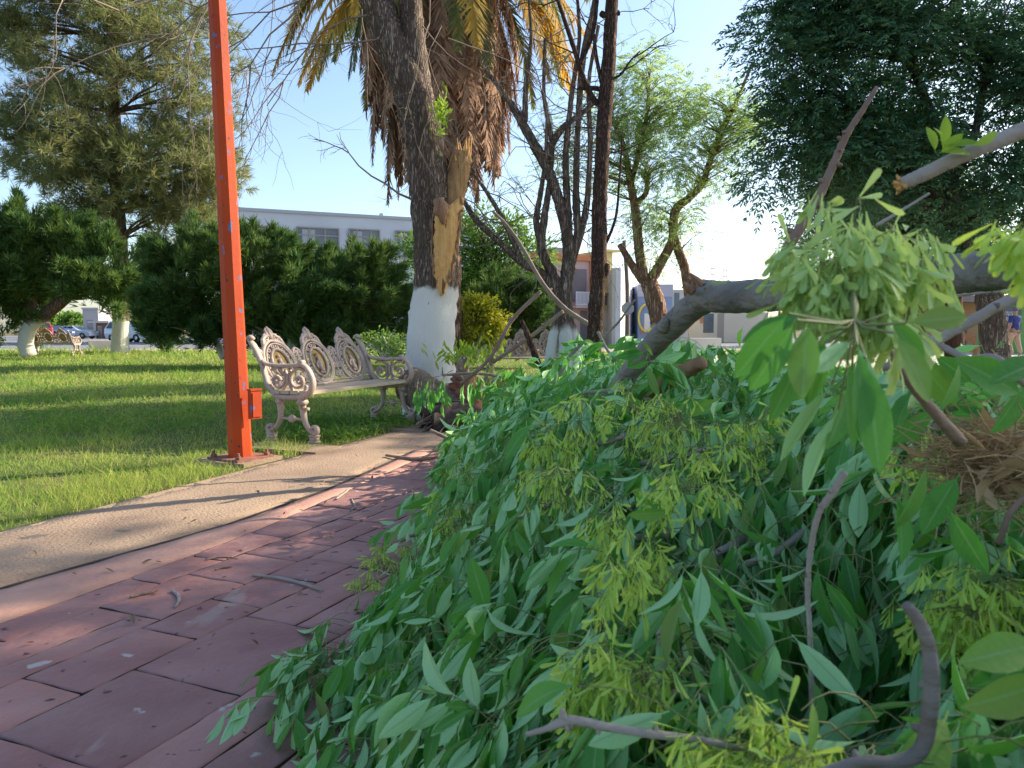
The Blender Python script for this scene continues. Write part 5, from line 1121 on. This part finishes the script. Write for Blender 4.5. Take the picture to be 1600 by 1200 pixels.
# the foreground bough that hangs from above: big leaves and the pale seed cluster
fb = thing('hanging_bough', 'nearest bough with a big pale seed cluster and long dark leaves before the grey trunk', 'branch', (.42, .75, 0))
c = P(1330, 395, .80)
m_pseed = mat('pale_seed', (.36, .50, .20), (.40, .52, .17), 6, .5, 0, island=[(.34, .50, .24), (.42, .54, .16), (.30, .46, .2)], trans=.35, tcol=(.4, .5, .12))
for (u, v, r, n, Y) in [(1320, 390, .062, 200, .80), (1285, 420, .05, 120, .78), (1375, 420, .05, 130, .80), (1330, 440, .045, 90, .76), (1400, 385, .05, 80, .82), (1375, 500, .04, 70, .77)]:
    a, b_ = seedcluster(P(u, v, Y), r, int(n * 1.7), .033, (0, 0, -1), .45, .235); q = obj('seed_cluster', a, m_pseed, fb); obj('seed_stalk', b_, m_stem, q)
LF = [  # base px, tip px, distance, width ratio, pale?
    ((1232, 490), (1148, 590), .62, .36, 0), ((1245, 500), (1172, 612), .60, .34, 0), ((1262, 500), (1252, 622), .62, .33, 0), ((1290, 520), (1262, 640), .64, .25, 0), ((1335, 530), (1272, 582), .62, .30, 1), ((1338, 535), (1375, 640), .60, .24, 1),
    ((1340, 540), (1352, 690), .60, .25, 0), ((1352, 560), (1380, 738), .60, .29, 0), ((1395, 520), (1468, 625), .60, .40, 0), ((1415, 505), (1520, 492), .60, .34, 0), ((1325, 560), (1345, 700), .66, .22, 0), ((1250, 560), (1205, 660), .66, .3, 0),
    ((1300, 600), (1218, 720), .68, .2, 1), ((1310, 640), (1245, 770), .72, .2, 1), ((1385, 490), (1455, 580), .66, .3, 0), ((1330, 600), (1300, 700), .75, .3, 0), ((1280, 540), (1215, 640), .74, .3, 0), ((1255, 490), (1160, 530), .72, .3, 0)]
pp, dd, nl, LL, WW = [], [], [], [], []
for a, b_, Y, wr, pale in LF:
    A_, B_ = P(*a, Y), P(*b_, Y - .01 + rng.normal() * .02); L = np.linalg.norm(B_ - A_); n_ = nrm(np.array([rng.normal() * .35, -1, rng.normal() * .3 + .25])) * (-1 if pale else 1)
    pp.append(A_); dd.append(B_ - A_); nl.append(n_); LL.append(L); WW.append(L * wr)
obj('foliage', leaves(T_NEAR, *map(np.array, (pp, dd, nl, LL, WW)), rng.uniform(.02, .18, len(pp)), rng.uniform(.2, .6, len(pp))), m_leafA, fb, uv=leaf_uv(T_NEAR, len(pp)))
stl = [smooth_path([P(1330, 430, .8), P(1335, 500, .66), q], 7) for q in pp]
obj('leaf_stalk', tubes(np.array(stl), np.full((len(stl), 7), .0011), 4), m_stem, fb)
obj('stem', tube([P(1500, 690, .95), P(1440, 620, .9), P(1395, 560, .86), P(1350, 470, .82), P(1330, 395, .8)], [.008, .0065, .005, .003, .002], 9, 26, .06), m_brown_twig, fb)
# pale seeds and leaves entering at the right edge
rb = thing('hanging_bough', 'bough entering at the right edge with seeds and leaves over the grey trunk', 'branch', (.6, .85, 0))
a, b_ = seedcluster(P(1622, 372, .62), .030, 150, .029, (-.3, 0, -1), .4, .2); obj('seed_cluster', a, m_seed, rb); obj('seed_stalk', b_, m_stem, rb)
pp, dd, LL = [], [], []
for a, b_, Y in [((1600, 620), (1505, 560), .95), ((1605, 590), (1560, 680), 1.0), ((1500, 640), (1430, 560), 1.1), ((1520, 600), (1470, 560), 1.1), ((1500, 560), (1480, 640), 1.05), ((1640, 560), (1552, 590), .9), ((1430, 600), (1390, 560), 1.2), ((1460, 640), (1400, 690), 1.1), ((1630, 1005), (1512, 1032), .62), ((1650, 1060), (1520, 1110), .62), ((1640, 1130), (1530, 1185), .66), ((1500, 740), (1440, 830), .95), ((1450, 720), (1410, 830), .95), ((1480, 790), (1540, 900), .9), ((1400, 770), (1420, 880), .95)]:
    A_, B_ = P(*a, Y), P(*b_, Y - .03); pp.append(A_); dd.append(B_ - A_); LL.append(np.linalg.norm(B_ - A_))
pp, dd, LL = map(np.array, (pp, dd, LL)); obj('foliage', leaves(T_NEAR, pp, dd, nrm(rng.normal(size=(len(pp), 3)) * .4 + [0, -1., -.05]), LL, LL * .36, .12, .4), m_leafA, rb, uv=leaf_uv(T_NEAR, len(pp)))
obj('stem', tube([P(1660, 640, 1.0), P(1600, 600, .95), P(1560, 560, .95), P(1520, 560, 1.0)], .004, 7, 16), m_bch, rb)

# ---- the fallen grey trunk and bare broken boughs ------------------------------------------
m_greybark = mat('grey_bark', (.155, .138, .118), (.27, .245, .21), 9, .8, .9, 26, stretch=(.35, 1, 1.4), spots=[(16, .64, (.16, .13, .11), (.4, 1, 1)), (5, .66, (.32, .34, .12), (1, 1, 1))])
ft = thing('fallen_tree', 'thick smooth grey fallen trunk lying across the heap, snapped and bent in the middle', 'trunk', P(1300, 470, 1.9) * [1, 1, 0])
obj('trunk', tube([P(1720, 392, 1.25), P(1600, 414, 1.38), P(1480, 430, 1.6), P(1350, 445, 1.85), P(1230, 458, 2.1), P(1150, 464, 2.3), P(1098, 462, 2.45)], [.036, .038, .040, .042, .046, .048, .05], 24, 90, .03), m_greybark, ft)
obj('snapped_limb', tube([P(1112, 462, 2.42), P(1085, 478, 2.5), P(1055, 505, 2.6), P(1020, 540, 2.75), P(985, 580, 2.9), P(925, 665, 3.2)], [.046, .044, .043, .041, .038, .036], 20, 36, .03), m_greybark, ft)
kn = []
for u, v, y in [(1190, 455, 2.2), (1300, 440, 1.95), (1500, 418, 1.56), (1240, 470, 2.08), (1040, 505, 2.6)]:
    e = P(u, v, y - .03); kn.append(tube([e + [0, .03, -.02], e, e + [rng.normal() * .01, -.012, .016]], [.022, .016, .009], 9, 8, .12))
obj('knot', join(*kn), m_greybark, ft)
sp = []
for k in range(22):
    a = P(1092 + rng.uniform(-12, 18), 452 + rng.uniform(-8, 14), 2.40 + rng.uniform(-.03, .05)); sp.append((np.linspace(a, a + [-.02 + rng.normal() * .02, rng.normal() * .01, rng.uniform(.01, .045)], 4), np.array([.010, .009, .006, .002])))
obj('splinters', twig_mesh(sp, 4), m_wood_d, ft)
lowb = tag(obj('broken_bough', tube([P(1000, 625, 2.75), P(1030, 603, 2.68), P(1065, 582, 2.6), P(1098, 566, 2.5)], [.016, .026, .028, .02], 12, 24, .12), m_wood_d, loc=P(1050, 590, 2.6) * [1, 1, 0]), 'dark weathered broken bough low behind the seed-laden branch under the snapped trunk', 'branch')
def bough(name, label, pts, Y, m, sides=9, rough=.07, knots=0, extra=None):
    if knots: 
        v, f = pxtube([(q[0], q[1], q[2], (q[3] if len(q) > 3 else 0)) for q in pts], Y, sides, len(pts) * 8, rough); parts = [(v, f)]
        pc_ = smooth_path([P(q[0], q[1], Y + (q[3] if len(q) > 3 else 0)) for q in pts], 40)
        for k in range(knots):
            i = rng.integers(4, 38); r = np.interp(i / 39, np.linspace(0, 1, len(pts)), [q[2] for q in pts]) * Y / FPX; d = nrm(np.cross(pc_[i + 1] - pc_[i - 1], rdir(1)[0])); parts.append(tube([pc_[i], pc_[i] + d * r * 1.5, pc_[i] + d * r * 2.0], [r * .7, r * .55, r * .3], 6, 6, .1))
        vf = join(*parts)
    else: vf = pxtube(pts, Y, sides, len(pts) * 8, rough)
    if extra: vf = join(vf, *extra)
    return tag(obj(name, vf, m, loc=P(pts[0][0], pts[0][1], Y) * [1, 1, 0]), label, 'branch')
bough('bare_bough', 'long bare knotty bough rising diagonally against the dark shade tree', [(1205, 450, 9), (1218, 415, 8.5), (1240, 372, 8), (1272, 322, 7.5), (1300, 262, 6.5), (1322, 212, 5.5), (1348, 172, 4.5), (1370, 136, 3)], 2.15, m_brown_twig, 10, .06, 12)
sn_end = P(1408, 288, 1.0)
sn = bough('snapped_stick', 'pale snapped stick with a raw end pointing left at the upper right edge', [(1408, 288, 10), (1440, 274, 10.5), (1500, 245, 11), (1560, 220, 12), (1640, 186, 13)], 1.0, m_bch, 12, .03)
q = [(np.linspace(e, e + [rng.uniform(-.012, -.002), -.002, rng.normal() * .004], 4), np.array([.0035, .003, .002, .0008])) for e in sn_end + rng.normal(size=(16, 3)) * [.002, .004, .004]]
obj('raw_end', twig_mesh(q, 4), m_wood, sn)
nl_ = 7; c = P(1478, 235, .98); obj('leaf_tuft', leaves(T_NEAR, c + rng.normal(size=(nl_, 3)) * [.012, .004, .003], nrm(np.array([[-.2, 0, 1.], [.1, 0, 1.2], [.9, 0, .4], [1, -.2, .25], [-.3, -.2, .6], [.6, -.3, .6], [1, 0, .1]])), rdir(nl_) + [0, -1, 0], np.array([.035, .05, .045, .05, .03, .035, .045]), .013, .25, .4), m_shoot, sn)
bough('bare_bough', 'thin grey bough slanting up to the right under the fallen trunk', [(1380, 575, 6), (1440, 545, 7), (1500, 512, 8), (1560, 478, 9), (1640, 440, 11)], 1.15, m_bch, 10, .04)
bough('bare_bough', 'thin twig running just under the fallen grey trunk at right', [(1400, 480, 2), (1470, 466, 2.4), (1540, 457, 2.6), (1620, 450, 3)], 1.7, m_bch, 6)
bough('bare_bough', 'short thin twig above the big pale seed cluster', [(1370, 352, 3), (1410, 328, 2.6), (1452, 302, 2)], 1.5, m_bch, 6)
bough('bare_bough', 'grey-brown twig dropping right below the fallen trunk near the right edge', [(1440, 520, 3, .1), (1500, 556, 6), (1560, 580, 7), (1620, 600, 8)], 1.2, m_bch, 8)
bough('thin_stem', 'thin grey stem hanging vertically in the dark hollow of the heap', [(1320, 738, 6.5), (1302, 768, 6), (1280, 800, 5), (1268, 850, 4.5), (1262, 920, 4.5), (1266, 1000, 4.2), (1268, 1100, 4.2), (1266, 1230, 4)], .86, m_bch, 8, .08, 4)
bough('curved_limb', 'smooth pale curved limb at the lower right, rising beside the yellow seeds', [(1270, 1215, 9), (1340, 1192, 10), (1400, 1192, 12), (1440, 1170, 12.5), (1453, 1110, 12.5), (1455, 1050, 12), (1448, 1000, 11), (1432, 965, 10), (1415, 945, 8)], .60, m_greybark, 14, .025, 3)
bough('broken_stick', 'bare broken stick with a forked end lying across the bottom of the heap', [(822, 1148, 4), (850, 1140, 5), (880, 1128, 8), (900, 1126, 8), (950, 1136, 7), (1010, 1146, 7), (1090, 1156, 6), (1160, 1170, 5)], .72, m_bch, 9, .08, 5, [pxtube([(888, 1130, 6), (880, 1118, 6), (878, 1108, 4)], .72, 8, 8, .1)])
bough('bare_twig', 'long brown twig arching left over the left flank of the heap', [(790, 790, 4), (740, 808, 4), (690, 825, 3.5), (640, 838, 3)], 2.9, m_brown_twig, 7, .06, 3)
bough('bare_twig', 'bare twig poking out of the heap toward the charred log', [(770, 715, 4), (735, 700, 3.6), (700, 685, 3.2), (672, 672, 2.6)], 6.2, m_twig, 7, .06, 3)
tw = bough('bare_twig', 'slender grey twig with leaves reaching over the rotten stump', [(860, 640, 3), (800, 596, 3), (750, 584, 2.6), (690, 586, 2.2)], 5.4, m_twig, 6, .05, 2)
q = smooth_path([P(a, b_, 5.4) for a, b_ in ((800, 596), (750, 584), (690, 586), (655, 592))], 22); q = q + rng.normal(size=q.shape) * .03; nq = len(q)
s5, p5, d5, n5, l5, _ = sprays(q, nrm(np.array([-.3, -.4, -.5]) + rdir(nq) * .7), np.full(nq, .95), rng.uniform(.8, 1.6, nq))
obj('foliage', leaves(T_MID, p5, d5, n5, l5, l5 * .32, .15, .4), m_leafA, tw, uv=leaf_uv(T_MID, len(p5))); obj('leaf_stalk', tubes(s5, np.linspace(.003, .001, 7)[None] * np.ones((nq, 1)), 3), m_stem, tw)
bough('bare_twig', 'tan arching twig crossing in front of the yellow shrub', [(720, 600, 3), (765, 560, 3), (800, 500, 3.4), (845, 455, 3)], 5.2, m_brown_twig, 7, .05, 3)
bough('bare_twig', 'tan twig rising from the heap toward the slim dark trunk', [(770, 566, 3), (830, 525, 3.4), (880, 486, 3)], 5.0, m_brown_twig, 7, .05, 3)
bough('bare_twig', 'long brown bough sloping from the bare tree to the slim dark trunk', [(922, 508, 4), (880, 480, 4.2), (846, 440, 3.6), (815, 385, 3), (790, 350, 2.5), (770, 330, 2)], 5.9, m_twig, 9, .05, 4)
bough('bare_twig', 'dark crooked twig leaning left in the heap below the bare tree', [(855, 600, 5), (838, 560, 5), (825, 525, 5), (815, 500, 3)], 4.6, m_bark_d, 8, .08, 3)
bough('bare_twig', 'thin twig rising to the right from the base of the slim dark trunk', [(940, 528, 2), (965, 505, 2), (992, 468, 1.8)], 4.8, m_twig, 6)
bough('bare_twig', 'pale forked twig dropping right from the slim dark trunk', [(934, 518, 2.5), (950, 548, 2.5), (978, 575, 2)], 4.7, m_bch, 6)
bough('bare_twig', 'pale twig standing left of the slim dark trunk base', [(872, 590, 3), (890, 558, 3), (910, 536, 2.5)], 4.5, m_bch, 6)
bough('bare_twig', 'brown twig at the right edge beside the straw clump', [(1560, 850, 5), (1580, 800, 5), (1620, 760, 5)], .95, m_brown_twig, 8)

# dry straw and palm-fibre clump
m_straw = mat('straw', (.34, .22, .11), (.44, .31, .17), 6, .8, 0, island=[(.20, .12, .06), (.38, .25, .12), (.55, .40, .23)], trans=.2)
ns_ = thing('straw_clump', 'clump of dry tan straw and palm fibre caught in the branches at right', 'straw', P(1530, 720, 1.15) * [1, 1, 0])
N = 700; c = P(1572, 728, 1.05); a = c + rng.normal(size=(N, 3)) * [.04, .04, .028]; d = nrm(rng.normal(size=(N, 3)) * [1, .6, .35]); Ls = rng.uniform(.04, .12, N); m_ = a + d * Ls[:, None] * .5 + rng.normal(size=(N, 3)) * .015
pth = np.stack([a * (1 - t) ** 2 + 2 * m_ * t * (1 - t) + (a + d * Ls[:, None]) * t * t for t in np.linspace(0, 1, 6)], 1); obj('fibre', tubes(pth, np.full((N, 6), .0009), 3), m_straw, ns_)
n = 46; obj('dry_leaf', leaves(T_MID, c + rng.normal(size=(n, 3)) * [.045, .03, .03] - [0, .04, 0], rdir(n), rdir(n), rng.uniform(.03, .085, n), .017, rng.uniform(-.6, .8, n), .5), m_straw, ns_)

# ---- litter on the path ----------------------------------------------------------------------
def gstick(name, label, pxs, r, m, group=None):
    p = [G(u, v) + [0, 0, r * 1.1] for u, v in pxs]; return tag(obj(name, tube(p, [r * .8, r, r, r * .6], 7, 16, .08), m, loc=p[0] * [1, 1, 0]), label, 'twig', group)
gstick('stick', 'short curved pale stick lying on the red pavers', [(268, 925), (277, 931), (280, 941), (274, 951)], .006, m_bch)
gstick('stick', 'long thin pale stick lying on the pavers nearest the heap', [(395, 901), (440, 906), (475, 915), (505, 926)], .006, m_bch)
gstick('stick', 'dark flat stick left of the short curved stick on the pavers', [(203, 936), (218, 932), (234, 929), (246, 924)], .006, m_brown_twig)
gstick('stick', 'small forked stick on the shaded border of the pavers', [(525, 782), (533, 776), (541, 770), (546, 764)], .007, m_bch)
gstick('stick', 'small curved stick below the forked one on the pavers', [(549, 780), (552, 787), (555, 793), (546, 800)], .005, m_bch)
gstick('stick', 'dark stick on the concrete in front of the charred log', [(603, 714), (630, 718), (660, 720), (690, 716)], .012, m_brown_twig)
gstick('stick', 'thin dark curved twig on the pavers in the middle', [(320, 876), (340, 872), (360, 872), (372, 874)], .003, m_brown_twig)
gstick('stick', 'short brown twig nearest the long pale stick', [(336, 892), (346, 889), (356, 888), (362, 886)], .004, m_brown_twig)
m_dry = mat('dry_leaf', (.22, .13, .08), (.30, .20, .13), 20, .8, 0, island=[(.12, .07, .05), (.26, .16, .09), (.38, .30, .2)])
LFD = [(180, 896), (220, 882), (255, 880), (295, 818), (380, 832), (507, 757), (582, 750), (523, 844), (443, 806), (405, 772), (283, 816), (58, 870), (575, 829), (140, 855), (120, 900), (210, 980), (330, 1000), (345, 905), (55, 1005), (475, 930), (405, 1010), (390, 960), (460, 856), (505, 790), (640, 690), (610, 700), (655, 700), (560, 715), (585, 735), (640, 735)]
base_ = None
for i, (u, v) in enumerate(LFD):
    p = G(u, v) + [0, 0, .006]; ang = rng.uniform(0, 6.28)
    if base_ is None:
        pp = np.array([p]); o = obj('dry_leaf', leaves(T_MID, pp, np.array([[math.cos(ang), math.sin(ang), .1]]), np.array([[.1, .1, 1.]]), .04, .016, -.35, .7), m_dry, loc=p); base_ = o
    else:
        o = base_.copy(); COL.objects.link(o); o.location = tuple(p); o.rotation_euler = (rng.normal() * .2, rng.normal() * .2, ang); s_ = rng.uniform(.5, 1.1); o.scale = (s_, s_, s_)
    tag(o, 'small dry brown curled leaf lying on the path', 'leaf', 'dry leaves scattered on the path')
